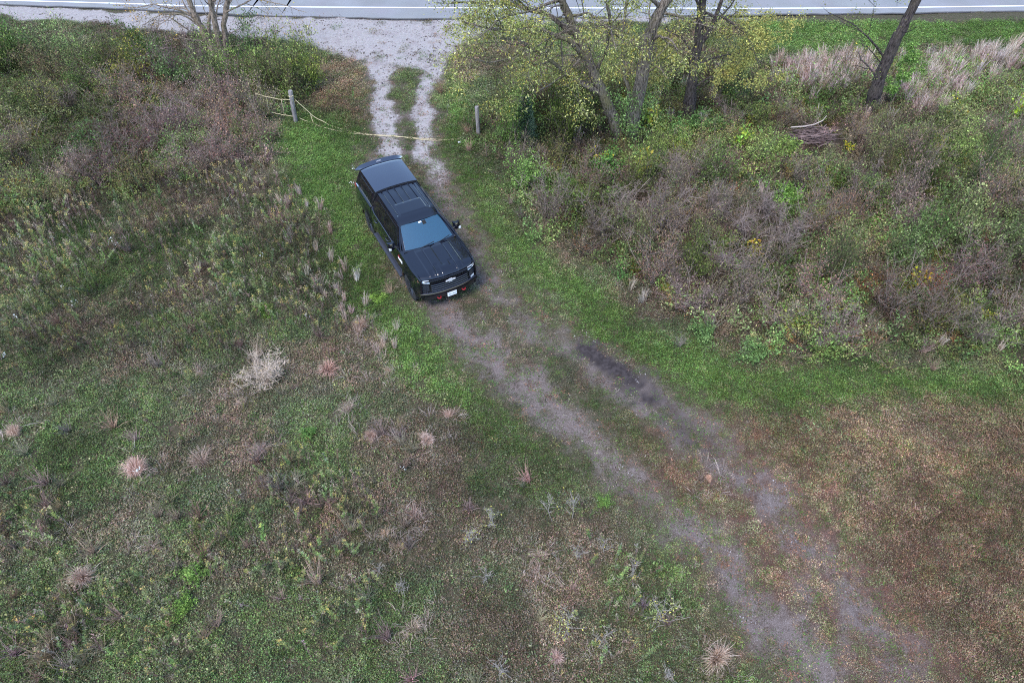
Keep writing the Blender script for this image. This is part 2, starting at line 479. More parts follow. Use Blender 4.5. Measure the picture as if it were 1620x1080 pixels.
edge = resample(onward(GP([(-700, -22), (-300, -4), (0, 8), (150, 13), (300, 20), (430, 26), (640, 30.5), (800, 30), (1000, 27), (1180, 24.5), (1400, 22), (1620, 18.5), (2000, 12), (2400, 2)])), 700)
line = resample(onward(GP([(-700, -28), (-300, -9), (0, 3), (100, 5.5), (220, 9), (300, 12), (500, 14), (700, 15), (1000, 15.5), (1200, 16), (1400, 15), (1500, 13.5), (1620, 12), (2000, 6), (2400, -3)])), 700)
def strip(a, o0, o1, z):
    t = unit(np.gradient(a, axis=0)); nrm = np.stack([-t[:, 1], t[:, 0]], 1)
    n = len(a)
    V = np.vstack([np.c_[a + nrm * o0, np.full(n, z)], np.c_[a + nrm * o1, np.full(n, z)]])
    i = np.arange(n - 1)
    return V, np.stack([i, i + 1, i + 1 + n, i + n], 1)
jag = edge + np.c_[np.zeros(700), (rng.random(700) - .5) * .10]
b = Buf(); V, F = strip(jag, 0, 9.0, .05); b.add(V, F)
V2, F2 = strip(jag, 0, 0, 0); n_ = len(jag)
V2[:n_, 2] = -.1; V2[n_:, 2] = .05; b.add(V2, F2)
tag(link('road', b.mesh('road', [asphalt()])), kind='structure')
b = Buf(); V, F = strip(line, 0, .12, .055); b.add(V, F)
tag(link('road_edge_line', b.mesh('road_edge_line', [simple('road_paint', (.78, .78, .78), .6, noise=.12, nscale=3)])), kind='structure')
b = Buf(); V, F = strip(jag, -.10, -.001, .012); b.add(V, F)
tag(link('road_edge_joint', b.mesh('road_edge_joint', [simple('joint_tar', (.05, .045, .045), .9, noise=.6, nscale=2.5)])), kind='structure')

# ------------------------------------------------------------------ scattering (only for stuff)
def scatter(name, protos, x, y, scale, tint, z=None, tilt=.0, idx=None, rz=None):
    n = len(x)
    z = hz(x, y) if z is None else z
    pc = bpy.data.collections.new(name + '_pieces')
    for k, me in enumerate(protos):
        link('%s_piece_%02d' % (name, k), me, col=pc)
    me = bpy.data.meshes.new(name)
    me.vertices.add(n)
    me.vertices.foreach_set('co', np.stack([x, y, z], 1).ravel().astype(np.float32))
    a = me.attributes.new('rot', 'FLOAT_VECTOR', 'POINT')
    rot = np.stack([rng.normal(0, 1, n) * tilt, rng.normal(0, 1, n) * tilt, rng.random(n) * 6.283 if rz is None else rz], 1)
    a.data.foreach_set('vector', rot.ravel().astype(np.float32))
    a = me.attributes.new('scl', 'FLOAT_VECTOR', 'POINT')
    scale = np.asarray(scale, float)
    if scale.ndim < 2: scale = np.repeat(np.broadcast_to(scale, (n,))[:, None], 3, 1)
    a.data.foreach_set('vector', scale.ravel().astype(np.float32))
    a = me.attributes.new('pidx', 'INT', 'POINT')
    a.data.foreach_set('value', (rng.integers(0, len(protos), n) if idx is None else idx).astype(np.int32))
    a = me.attributes.new('tint', 'FLOAT_COLOR', 'POINT')
    a.data.foreach_set('color', np.hstack([tint, np.ones((n, 1))]).ravel().astype(np.float32))
    o = link(name, me)
    ng = bpy.data.node_groups.new(name + '_scatter', 'GeometryNodeTree')
    ng.interface.new_socket('Geometry', in_out='INPUT', socket_type='NodeSocketGeometry')
    ng.interface.new_socket('Geometry', in_out='OUTPUT', socket_type='NodeSocketGeometry')
    N, L = ng.nodes, ng.links
    gi, go = N.new('NodeGroupInput'), N.new('NodeGroupOutput')
    ip = N.new('GeometryNodeInstanceOnPoints')
    ci = N.new('GeometryNodeCollectionInfo')
    ci.inputs['Collection'].default_value = pc
    ci.inputs['Separate Children'].default_value = True
    ci.inputs['Reset Children'].default_value = True
    ip.inputs['Pick Instance'].default_value = True
    def na(nm, t):
        q = N.new('GeometryNodeInputNamedAttribute'); q.data_type = t; q.inputs['Name'].default_value = nm
        return q.outputs['Attribute']
    L.new(gi.outputs[0], ip.inputs['Points'])
    L.new(ci.outputs[0], ip.inputs['Instance'])
    L.new(na('pidx', 'INT'), ip.inputs['Instance Index'])
    L.new(na('rot', 'FLOAT_VECTOR'), ip.inputs['Rotation'])
    L.new(na('scl', 'FLOAT_VECTOR'), ip.inputs['Scale'])
    L.new(ip.outputs[0], go.inputs[0])
    mod = o.modifiers.new('scatter', 'NODES')
    mod.node_group = ng
    return tag(o, kind='stuff')
def cand(density, xr=(-36, 36), yr=(3.0, 40)):
    n = int(density * (xr[1] - xr[0]) * (yr[1] - yr[0]))
    x, y = rng.uniform(*xr, n), rng.uniform(*yr, n)
    k = in_view(x, y)
    return x[k], y[k]
def pick(cols, w):
    """blend colours by weights (n,k), each point mostly takes one of them"""
    w = w / w.sum(1, keepdims=True)
    r = rng.random(len(w))[:, None]
    i = (np.cumsum(w, 1) < r).sum(1).clip(0, len(cols) - 1)
    return np.asarray(cols)[i]

# ---- piece meshes for the ground layer
def cover_piece(g, n=105, rad=.18, hmax=.09, Lr=(.018, .040), aspect=.7, upright=.5, jit=.36):
    b = Buf()
    a, q = g.random(n) * 6.283, np.sqrt(g.random(n)) * rad
    c = np.stack([q * np.cos(a), q * np.sin(a), g.random(n) ** 1.3 * hmax], 1)
    d = unit(np.stack([np.cos(a + g.normal(0, 1.2, n)), np.sin(a + g.normal(0, 1.2, n)), g.normal(.15, upright, n)], 1))
    L = g.uniform(*Lr, n)
    col = np.clip(1 + g.normal(0, jit, (n, 1)), .35, 2.2) * np.clip(1 + g.normal(0, .10, (n, 3)), .6, 1.5)
    leaves(b, c, d, rdir(n, 1.2, g), L, L * aspect, col)
    return b.mesh('cover', [M_GN])
def grass_piece(g, n=42, rad=.14, h=(.05, .13), lean=.6, w=.010, jit=.35):
    b = Buf()
    a, q = g.random(n) * 6.283, np.sqrt(g.random(n)) * rad
    c = np.stack([q * np.cos(a), q * np.sin(a), np.full(n, -.01)], 1)
    d = unit(np.stack([g.normal(0, lean, n), g.normal(0, lean, n), np.ones(n)], 1))
    col = np.clip(1 + g.normal(0, jit, (n, 1)), .35, 2) * np.clip(1 + g.normal(0, .08, (n, 3)), .7, 1.4)
    leaves(b, c, d, rdir(n, 0, g), g.uniform(*h, n), w, col)
    return b.mesh('grass', [M_GN])
g1 = np.random.default_rng(1)
COVER = [cover_piece(g1) for _ in range(6)]
COVER_FLAT = [cover_piece(g1, 85, .19, .05, (.018, .042), .6, .25) for _ in range(4)]
GRASS = [grass_piece(g1) for _ in range(6)]
DRYGRASS = [grass_piece(g1, 70, .16, (.05, .11), .9, .006, .22) for _ in range(5)]

GRN = lin(104, 134, 66); GRN2 = lin(90, 120, 66); OLV = lin(110, 116, 84); DKG = lin(78, 98, 66); YGR = lin(138, 148, 78)
BRN = lin(134, 108, 98); RBR = lin(146, 110, 90); TAN = lin(176, 154, 134); GRY = lin(134, 126, 116); DKB = lin(92, 80, 72); PLE = lin(150, 140, 120)

WARM = np.array([1.03, 1.0, .95])
GRN, GRN2, OLV, DKG, YGR, BRN, RBR, TAN, GRY, DKB = [c * WARM for c in (GRN, GRN2, OLV, DKG, YGR, BRN, RBR, TAN, GRY, DKB)]
# broad leaved ground cover everywhere off the gravel
x, y = cand(48)
f = fields(x, y)
bare = np.maximum(np.maximum(f['soil'], f['gravel']), f['damp'])
keep = rng.random(len(x)) > np.clip(bare * 1.0 + f['mown'] * .6 + .12 * f['wear'] + .5 * np.maximum(f['tl'], f['tr']) * (1 - f['gr']), 0, .985)
keep &= ~((y > 36.4))
x, y = x[keep], y[keep]; f = {k: v[keep] for k, v in f.items()}
n1, n2, n3 = fbm(x, y, 2.6, 41), fbm(x, y, .8, 42), fbm(x, y, 6.0, 43)
one = np.ones(len(x))
green = np.maximum(np.maximum(f['gl'], f['gr']), f['mown']) * (1 - .5 * f['lit'])
brown = np.maximum(f['brown'] * (1 - .8 * f['gr']), .7 * f['lit'])
rest = np.clip(1 - green - brown, 0, 1)
w = np.stack([
    green * 1.5 + rest * .75 * sst(.48, .64, n1) + brown * .25 * sst(.48, .66, n2),         # GRN
    green * .9 + rest * .85 * sst(.4, .6, n1) + brown * .5 * sst(.45, .65, n1),                            # GRN2
    green * .25 + rest * .75 + brown * .9,                                               # OLV
    green * .35 + rest * 1.2 * sst(.6, .4, n2),                                           # DKG
    green * .08 + rest * .03 + brown * .12,                                               # YGR
    green * .08 + rest * 1.15 * sst(.52, .38, n1) + brown * 1.1,                            # BRN
    rest * .10 * sst(.5, .7, n3) + brown * 1.2 * sst(.3, .6, n2),                         # RBR
    green * .02 + rest * .05 + brown * .04 + .25 * f['wear'],                              # TAN
    rest * .55 * sst(.42, .58, n3) + .3 * f['wear'],                                       # GRY
    rest * .35 + brown * .4 * sst(.6, .4, n1)], 1) + 1e-4                                 # DKB
PAL = [GRN, GRN2, OLV, DKG, YGR, BRN, RBR, TAN, GRY, DKB]
tint = .55 * (w / w.sum(1, keepdims=True)) @ np.array(PAL) + .45 * pick(PAL, w)
tint = tint * (.68 + .64 * sst(.3, .7, fbm(x, y, 3.4, 44)))[:, None]
tint = tint * (.75 + .5 * n2[:, None]) * np.clip(rng.normal(1, .12, (len(x), 1)), .6, 1.5)
cl_ = fbm(x, 1.6 * y, .55, 53, 3)
tint = tint * (1 + brown[:, None] * (-.06 + .36 * sst(.35, .65, cl_))[:, None])
far = sst(22, 32, y)
sc = (.8 + .5 * rng.random(len(x))) * (1 + .35 * far) * (1 - .35 * f['wear'])
scatter('ground_cover', COVER + COVER_FLAT, x, y, sc, tint, tilt=.08)

# grass blades on the mown margins, thin elsewhere
x, y = cand(60, yr=(3, 37))
f = fields(x, y)
bare = np.maximum(np.maximum(f['soil'], f['gravel']), f['damp'])
green = np.maximum(np.maximum(f['gl'], f['gr']), f['mown'])
n1, n2 = fbm(x, y, 2.2, 51), fbm(x, y, .6, 52)
dens = (.12 + .75 * green + .80 * f['brown'] + .12 * sst(.5, .7, n1)) * (1 - np.clip(bare * 1.15, 0, 1)) * (1 - .4 * f['tr'] - .4 * f['tl'])
keep = rng.random(len(x)) < dens
keep &= ~((y > 36.2))
x, y, n1, n2 = x[keep], y[keep], n1[keep], n2[keep]; f = {k: v[keep] for k, v in f.items()}; green = green[keep]
brown = f['brown'] * (1 - .8 * f['gr'])
rest = np.clip(1 - green - brown, 0, 1)
w = np.stack([green * 1.6 + .15 * rest, green * 1.0 + .5 * rest + .25 * brown, .4 * green + .6 * rest + .6 * brown, brown * 1.2 + .3 * rest, brown * 1.3 * sst(.35, .6, n2) + .05 * rest, .06 * green + .25 * rest + .08 * brown], 1) + 1e-4
tint = pick([GRN, GRN2, OLV, BRN, RBR, TAN], w) * (.75 + .5 * n2[:, None]) * np.clip(rng.normal(1, .15, (len(x), 1)), .6, 1.5)
cl = fbm(x, 1.6 * y, .55, 53, 3)
tint = tint * (1 + brown[:, None] * (-.22 + .62 * sst(.35, .65, cl))[:, None])
gfl = (rng.random(len(x)) < .16 * brown * sst(.45, .6, n1))
tint[gfl] = GRN * rng.uniform(.8, 1.3, (int(gfl.sum()), 1))
idx = np.where(rng.random(len(x)) < .3 + .6 * brown, rng.integers(6, 11, len(x)), rng.integers(0, 6, len(x)))
scatter('grass', GRASS + DRYGRASS, x, y, (.75 + .5 * rng.random(len(x))) * (1 - .3 * f['wear']) * (1 + brown * (.5 * sst(.35, .65, cl) - .1)), tint, tilt=.08, idx=idx)

# trodden thatch and tiny leaves on the wheel tracks
def thatch_piece(g, n=44, rad=.17):
    b = Buf()
    c = np.c_[g.uniform(-rad, rad, (n, 2)), g.uniform(.003, .02, n)]
    d = np.c_[g.normal(size=(n, 2)), g.normal(.05, .22, n)]
    L = g.uniform(.025, .085, n)
    leaves(b, c, d, rdir(n, 1.5, g), L, np.where(g.random(n) < .7, .007, .022), np.clip(1 + g.normal(0, .35, (n, 1)), .4, 1.9) * np.ones((n, 3)), fold=.1)
    return b.mesh('thatch', [M_GN])
THATCH = [thatch_piece(g1) for _ in range(5)]
x, y = cand(42, yr=(3, 33))
f = fields(x, y)
n1, n2 = fbm(x, y, .8, 56), fbm(x, y, 2.0, 57)
dens = np.clip(1.1 * f['soil'] + .45 * f['wear'], 0, 1) * (1 - .8 * f['damp']) * (1 - .75 * f['gravel']) * (.30 + .7 * sst(.38, .6, n1))
k = rng.random(len(x)) < dens
x, y, n1, n2 = x[k], y[k], n1[k], n2[k]; f = {q: v[k] for q, v in f.items()}
w = np.stack([.8 * sst(.45, .65, n2) + .25, .3 + 0 * n1, .5 + 0 * n1, .35 + .5 * f['brown'], .4 + 0 * n1, .35 + 0 * n1], 1)
tint = pick([GRN2, GRN, OLV, RBR, GRY, DKB], w) * rng.uniform(.75, 1.2, (len(x), 1))
scatter('trodden_thatch', THATCH, x, y, rng.uniform(.6, 1.2, len(x)), tint, tilt=.05)

# ---- fallen leaves and pebbles on the bare parts
def litter_piece(g, n=6, rad=.3, Lr=(.035, .065)):
    b = Buf()
    c = np.c_[g.uniform(-rad, rad, (n, 2)), g.uniform(.01, .035, n)]
    d = np.c_[g.normal(size=(n, 2)), g.normal(0, .25, n)]
    L = g.uniform(*Lr, n)
    leaves(b, c, d, rdir(n, 2.5, g), L, L * .6, np.clip(1 + g.normal(0, .35, (n, 1)), .4, 1.9) * np.ones((n, 3)), fold=.25)
    return b.mesh('litter', [M_GN])
def stone_piece(g, n=9, rad=.3):
    b = Buf()
    for _ in range(n):
        s = g.uniform(.012, .034); c = np.r_[g.uniform(-rad, rad, 2), s * .3]
        V = np.array([(-1, -1, -1), (1, -1, -1), (1, 1, -1), (-1, 1, -1), (-.7, -.7, 1), (.7, -.7, 1), (.7, .7, 1), (-.7, .7, 1)]) * [1, .8, .55] * s
        V = V * g.uniform(.7, 1.25, (8, 3)); t = g.random() * 6.28
        V = np.c_[V[:, 0] * math.cos(t) - V[:, 1] * math.sin(t), V[:, 0] * math.sin(t) + V[:, 1] * math.cos(t), V[:, 2]]
        b.add(V + c, [(4, 5, 6, 7), (0, 1, 5, 4), (1, 2, 6, 5), (2, 3, 7, 6), (3, 0, 4, 7)], np.ones(3) * g.uniform(.5, 1.25))
    return b.mesh('stones', [M_GN])
LIT, STO = [litter_piece(g1) for _ in range(5)], [stone_piece(g1) for _ in range(5)]
x, y = cand(8, yr=(3, 38))
f = fields(x, y)
gr = f['gravel']
edge_ = np.clip(gr * (1 - gr) * 4, 0, 1)
n1 = fbm(x, y, 1.8, 61)
dens = .03 + .9 * f['lit'] * (1 - .6 * gr) + .40 * edge_ + .08 * gr * sst(.45, .65, n1) + .10 * f['wear'] * sst(.4, .6, n1) + .06 * (f['gl'] + f['gr']) * sst(.4, .6, n1) + .5 * (f['mown'] * (1 - f['mown']) * 4) * (y > 33)
dens = np.where(y > 37, dens * .4, dens) * (1 - .9 * f['damp'])
k = rng.random(len(x)) < dens
x, y = x[k], y[k]
tint = pick([lin(150, 120, 98), lin(124, 96, 82), lin(172, 150, 130), lin(160, 130, 84), lin(140, 122, 110)], np.ones((len(x), 5)) * [1, 1, .5, .2, 1])
scatter('fallen_leaves', LIT, x, y, .7 + .5 * rng.random(len(x)), tint, z=hz(x, y) + np.where(y > 36.6, .03, .005))
x, y = cand(13, yr=(3, 37.3))
f = fields(x, y)
dens = .22 * f['gravel'] + .12 * f['soil'] * (1 - f['damp'])
k = rng.random(len(x)) < dens
x, y = x[k], y[k]
scatter('gravel', STO, x, y, (.7 + .6 * rng.random(len(x))) * np.where(f['gravel'][k] > .4, 1, .6), pick([lin(158, 148, 146), lin(140, 130, 128), lin(172, 164, 162), lin(120, 108, 102)], np.ones((len(x), 4))))
# ------------------------------------------------------------------ pickup truck (local: x forward, y to its left, z up)
PAINT = simple('black_paint', (.004, .004, .008), .07, coat=.5, spec=.5)
CAP_SHEEN = simple('shell_top_sheen', (.010, .011, .022), .16, coat=1.0, spec=.8, ior=1.6)  # shell roof and spoiler: bluer base colour carries the sky's sheen
TRIM = simple('black_plastic', (.018, .018, .020), .45)
STEPM = simple('step_plastic', (.03, .033, .045), .5)
DARK = simple('dark_gap', (.004, .004, .004), .8)
WIND = simple('windshield_glass', (.010, .048, .080), .03, coat=1.0, spec=.6, ior=1.7)
GLASS = simple('side_glass', (.004, .005, .006), .03, coat=.5, spec=.5)
RUBBER = simple('rubber', (.022, .022, .025), .75, noise=.3, nscale=9)
RIM = simple('rim_metal', (.03, .032, .042), .35, metal=.4)
CHROME = simple('bright_metal', (.62, .63, .66), .22, metal=1.0)
SATIN = simple('satin_black', (.06, .065, .09), .3, metal=.6)
EMB = simple('emblem_silver', (.62, .63, .66), .3, metal=.3)
LENS = simple('lamp_lens', (.62, .66, .70), .06, coat=1.0, spec=.8)
AMBER = simple('amber_lens', (.55, .16, .12), .15, coat=.6)
RED = simple('red_hook', (.26, .010, .016), .4, coat=.2)
REDL = simple('red_lens_and_glint', (.30, .02, .03), .2, coat=.6)
WHITE = simple('white_plate', (.78, .79, .82), .4)
INK = simple('plate_ink', (.10, .12, .16), .5)
GREYL = simple('grey_lettering', (.45, .46, .50), .4)

truck = empty('pickup_truck', (-3.266, 18.026, float(hz(-3.27, 18.0)) - .005), R(-61.83),
              'black pickup truck with matching camper shell parked facing down the grassy track', 'pickup truck')
def part(name, b, mat, parent=truck, smooth=True, label=None):
    mats = mat if isinstance(mat, list) else [mat]
    me = b.mesh(name, mats)
    if smooth:
        me.shade_smooth()
        me.set_sharp_from_angle(angle=R(35))
    o = link(name, me, parent)
    if label: o['label'] = label
    return o
def patch(b, fn, us, vs_, m=0, flip=False):
    U, W = np.meshgrid(us, vs_, indexing='ij')
    V = np.stack(fn(U, W), -1).reshape(-1, 3)
    nv = len(vs_)
    i = (np.arange(len(us) - 1)[:, None] * nv + np.arange(nv - 1)[None]).ravel()
    F = np.stack([i, i + nv, i + nv + 1, i + 1], 1)
    b.add(V, F[:, ::-1] if flip else F, (1, 1, 1), m)
def solid(b, fn, us, vs_, off, m=0):
    """patch with thickness: front fn, back shifted by off, rim closed"""
    off = np.asarray(off, float)
    U, W = np.meshgrid(us, vs_, indexing='ij')
    A = np.stack(np.broadcast_arrays(*fn(U, W)), -1).astype(float)
    nu, nv = len(us), len(vs_)
    V = np.concatenate([A.reshape(-1, 3), (A + off).reshape(-1, 3)])
    q = nu * nv
    i = (np.arange(nu - 1)[:, None] * nv + np.arange(nv - 1)[None]).ravel()
    F = np.stack([i, i + nv, i + nv + 1, i + 1], 1)
    ring = [k * nv for k in range(nu)] + [(nu - 1) * nv + k for k in range(1, nv)] + [k * nv + nv - 1 for k in range(nu - 2, -1, -1)] + [k for k in range(nv - 2, 0, -1)]
    ring = np.array(ring); r2 = np.roll(ring, -1)
    b.add(V, np.vstack([F, F[:, ::-1] + q, np.stack([r2, ring, ring + q, r2 + q], 1)]), (1, 1, 1), m)
LSP = np.linspace
AXF, AXR, ZAX, RW = 1.92, -1.78, .43, .43
def halfw(x, z):
    w = 1.035 - .125 * np.clip((x - 2.05) / .85, 0, 1) ** 2 - .03 * np.clip((-2.3 - x) / .6, 0, 1) ** 2
    w = w - .05 * np.clip((.75 - z) / .3, 0, 1) ** 2 - .045 * np.clip((z - .95) / .45, 0, 1) ** 1.6
    for a in (AXF, AXR):
        r = np.hypot(x - a, z - ZAX)
        w = w + .045 * np.exp(-((r - .50) / .12) ** 2)
    return w
def zlow(x):
    z = np.full(np.shape(x), .50)
    for a in (AXF, AXR):
        q = .53 ** 2 - (x - a) ** 2
        z = np.maximum(z, np.where(q > 0, ZAX + np.sqrt(np.maximum(q, 0)), 0))
    return z
def zhood(x):
    return 1.395 - .055 * ((1.42 - x) / -1.38) - .05 * np.clip((x - 2.45) / .36, 0, 1) ** 2
def side(b, x0, x1, top, s, roll=None):
    xs = np.unique(np.concatenate([LSP(x0, x1, max(3, int((x1 - x0) / .05))), [x0, x1]]))
    t = LSP(0, 1, 9)
    def fn(U, T):
        lo = zlow(U); hi = top(U)
        z = lo + (hi - lo) * T
        return U, s * halfw(U, z), z
    solid(b, fn, xs, t, (0, -s * .05, 0))
    if roll is not None:
        solid(b, lambda U, T: (U, s * (halfw(U, top(U)) * (1 - T) + roll * T), top(U) + .02 * np.sin(T * 1.57)), xs, LSP(0, 1, 4), (0, 0, -.03))
belt = lambda x: np.full(np.shape(x), 1.385)
# unseen dark box inside the body, added to block light through the gaps
b = Buf(); box(b, (-2.80, -.84, .52), (2.55, .84, 1.22)); box(b, (-1.25, -.84, 1.2), (1.2, .84, 1.37))
part('inner_light_block', b, DARK, smooth=False)
for s in (1, -1):
    b = Buf(); side(b, 1.07, 2.74, zhood, s, .90); f_ = part('fender', b, PAINT)
    bd = Buf(); solid(bd, lambda U, T: (U, s * (halfw(U, T) + .012), T), LSP(1.16, 1.50, 5), LSP(1.10, 1.17, 3), (0, -s * .008, 0))
    part('fender_badge', bd, WHITE, f_, label='light badge on the fender')
    bd = Buf(); solid(bd, lambda U, T: (U, s * (halfw(U, T) + .013), T), LSP(1.17, 1.30, 3), LSP(1.175, 1.235, 3), (0, -s * .008, 0))
    part('fender_badge', bd, RED, f_, label='red badge on the fender')
    for k, (x0, x1) in enumerate(((.02, 1.06), (-1.02, .01))):
        b = Buf(); side(b, x0, x1, belt, s); d_ = part('door', b, PAINT)
        hx = x0 + .10
        bh = Buf(); tube(bh, [(hx, s * (halfw(hx, 1.17) + .004), 1.17), (hx + .04, s * (halfw(hx, 1.17) + .04), 1.175), (hx + .17, s * (halfw(hx, 1.17) + .04), 1.18), (hx + .21, s * (halfw(hx, 1.17) + .004), 1.18)], .016, 6, cap=True)
        part('handle', bh, SATIN, d_)
    b = Buf(); side(b, -1.32, -1.03, belt, s); part('cab_corner', b, PAINT)
    b = Buf(); side(b, -2.93, -1.36, belt, s, .90); part('bed_side', b, PAINT)
    # side of the cab above the belt
    def cabside(U, T, s=s):
        xf = 1.36 - .68 * T ** .92
        x = -1.32 + (xf + 1.32) * U
        x = x + .10 * T * (1 - U)
        return x, s * (.985 - .275 * T ** 1.15), 1.375 + .50 * T
    b = Buf(); solid(b, cabside, LSP(0, 1, 22), LSP(0, 1, 9), (0, -s * .04, 0)); part('cab_frame', b, PAINT)
    for (u0, u1, v0, v1) in ((.10, .425, .06, .86), (.455, .93, .06, .86)):
        def win(U, T, s=s, u0=u0, u1=u1, v0=v0, v1=v1):
            uu = u0 + (u1 - u0) * U
            if u1 > .9: uu = u0 + (u1 - .02 * T - u0) * U
            x, y, z = cabside(uu, v0 + (v1 - v0) * T)
            return x, y + s * .006, z
        b = Buf(); solid(b, win, LSP(0, 1, 8), LSP(0, 1, 6), (0, -s * .012, 0)); part('window', b, GLASS)
    b = Buf()
    tube(b, [(-1.20, s * .94, 1.50), (-1.10, s * .985, 1.43), (-.98, s * 1.0, 1.395), (0, s * 1.0, 1.392), (1.12, s * 1.0, 1.392)], .014, 5, cap=True)
    part('belt_molding', b, SATIN)
    b = Buf(); tube(b, [(.66, s * .66, 1.875), (.4, s * .685, 1.902), (-.4, s * .69, 1.925), (-1.25, s * .69, 1.91)], .012, 5, cap=True)
    part('roof_drip_rail', b, PAINT)
    # mirrors
    b = Buf(); tube(b, [(1.02, s * .95, 1.40), (.98, s * 1.06, 1.43)], .035, 6, cap=True); mr_ = part('mirror', b, TRIM)
    b = Buf()
    solid(b, lambda U, T: (1.05 - .05 * T ** 2 - .06 * (2 * U - 1) ** 2, s * (1.03 + .22 * U), 1.37 + .21 * T), LSP(0, 1, 7), LSP(0, 1, 5), (-.10, 0, 0))
    part('mirror_cap', b, PAINT, mr_)
    b = Buf(); box(b, (.99, min(s * 1.17, s * 1.245), 1.372), (1.056, max(s * 1.17, s * 1.245), 1.43)); part('mirror_lamp', b, LENS, mr_, False)
    # running board
    b = Buf()
    solid(b, lambda U, T: (U, s * (.93 + .17 * T), .44 + .012 * np.sin(T * 3.1) + 0 * U), LSP(-1.16, 1.28, 12), LSP(0, 1, 4), (0, 0, -.06))
    rb = part('running_board', b, STEPM)
    for xx in (-.9, .05, 1.0):
        b = Buf(); box(b, (xx, min(s * .7, s * .95), .40), (xx + .07, max(s * .7, s * .95), .47)); part('bracket', b, TRIM, rb, False)

# hood
def hood(U, Vv):
    x = 1.42 + 1.39 * U - .045 * (Vv) ** 2 * U ** 2 - .10 * np.abs(Vv) ** 3 * U
    y = .905 * Vv * (1 - .07 * np.clip((x - 2.05) / .85, 0, 1) ** 2)
    z = zhood(x) + .035 * (1 - Vv ** 2) - .05 * np.clip((U - .93) / .07, 0, 1) ** 2
    ay_ = np.abs(y)
    z = z + .022 * (sst(.60, .55, ay_) * sst(1.05, .80, U)) * sst(0, .12, U)
    z = z - .016 * (sst(.355, .345, ay_) * sst(.325, .335, ay_)) - .012 * sst(.33, .30, ay_) * sst(.62, .68, U) * sst(.16, .19, ay_)
    z = z - .010 * sst(.13, .11, ay_) * sst(.08, .02, ay_) * sst(.78, .70, U)
    z = z - .028 * sst(.40, .43, ay_) * sst(.54, .51, ay_) * sst(.80, .84, U) * sst(.98, .94, U) * .4
    return x, y, z
b = Buf(); solid(b, hood, LSP(0, 1, 60), LSP(-1, 1, 121), (0, 0, -.035)); part('hood', b, PAINT)
# cowl and windshield
def wind(U, Vv, o=0.0):
    w = .865 - .19 * U
    x = 1.44 - .79 * U - .10 * Vv ** 2 + o
    return x, w * Vv, 1.40 + .475 * U + .012 * np.sin(U * 3.14) - .012 * Vv ** 2 * U + o * .6
b = Buf(); solid(b, lambda U, Vv: wind(U, Vv), LSP(-.03, 1.02, 12), LSP(-1.04, 1.04, 25), (-.05, 0, -.05)); part('windshield_frame', b, PAINT)
b = Buf(); solid(b, lambda U, Vv: wind(.045 + .925 * U, Vv * .955, .010), LSP(0, 1, 12), LSP(-1, 1, 25), (-.012, 0, -.008)); ws = part('windshield', b, WIND)
b = Buf(); solid(b, lambda U, Vv: wind(U, Vv, .014), LSP(.90, .955, 3), LSP(-.10, .04, 4), (-.003, 0, -.002)); part('sticker', b, WHITE, ws, False)
b = Buf(); solid(b, lambda U, Vv: wind(U, Vv, .012), LSP(.80, .955, 3), LSP(.07, .24, 4), (-.003, 0, -.002)); part('sensor_patch', b, DARK, ws, False)
for s in (-.38, .30):
    b = Buf(); p0 = np.array(wind(np.array(.02), np.array(s))); p1 = np.array(wind(np.array(.10), np.array(s + .55)))
    tube(b, [p0 + (.02, 0, .02), (p0 + p1) / 2 + (.03, 0, .025), p1 + (.02, 0, .02)], .010, 4, cap=True); part('wiper', b, TRIM)
b = Buf(); solid(b, lambda U, T: (1.36 + .10 * T - .09 * U ** 2, U * .86, 1.395 + .005 * T - .01 * U ** 2), LSP(-1, 1, 13), LSP(0, 1, 3), (0, 0, -.03)); part('cowl', b, TRIM)
# cab roof
def roof(U, Vv):
    x = .66 - 1.97 * U - .04 * Vv ** 2 * (1 - U)
    y = Vv * (.655 + .035 * sst(0, .3, U))
    z = 1.885 + .055 * sst(-.02, .22, U) - .012 * sst(.7, 1, U) - .035 * np.abs(Vv) ** 3
    ay_ = np.abs(y)
    z = z - .022 * sst(.585, .57, ay_) * sst(.53, .545, ay_) * sst(.20, .26, U)
    rr = sst(.52, .545, U) * sst(.985, .96, U)
    for c_, w_ in ((.125, .016), (.375, .020)):
        z = z - .030 * sst(c_ + w_ + .01, c_ + w_ - .004, ay_) * sst(c_ - w_ - .01, c_ - w_ + .004, ay_) * rr
    z = z + .010 * sst(.46, .44, ay_) * sst(.20, .24, U) * sst(.53, .50, U)
    return x, y, z
b = Buf(); solid(b, roof, LSP(0, 1, 70), LSP(-1, 1, 161), (0, 0, -.03)); part('roof', b, PAINT)
b = Buf(); box(b, (-1.31, -.69, 1.38), (-1.25, .69, 1.88)); part('cab_back', b, PAINT, smooth=False)
b = Buf(); solid(b, lambda U, T: (-1.335 + .02 * T, U * .30, 1.925 + .018 * T - .02 * U ** 2), LSP(-1, 1, 9), LSP(0, 1, 3), (-.015, 0, -.01)); part('red_glint_strip', b, REDL)  # red strip standing in for a red reflection along the shell's front edge

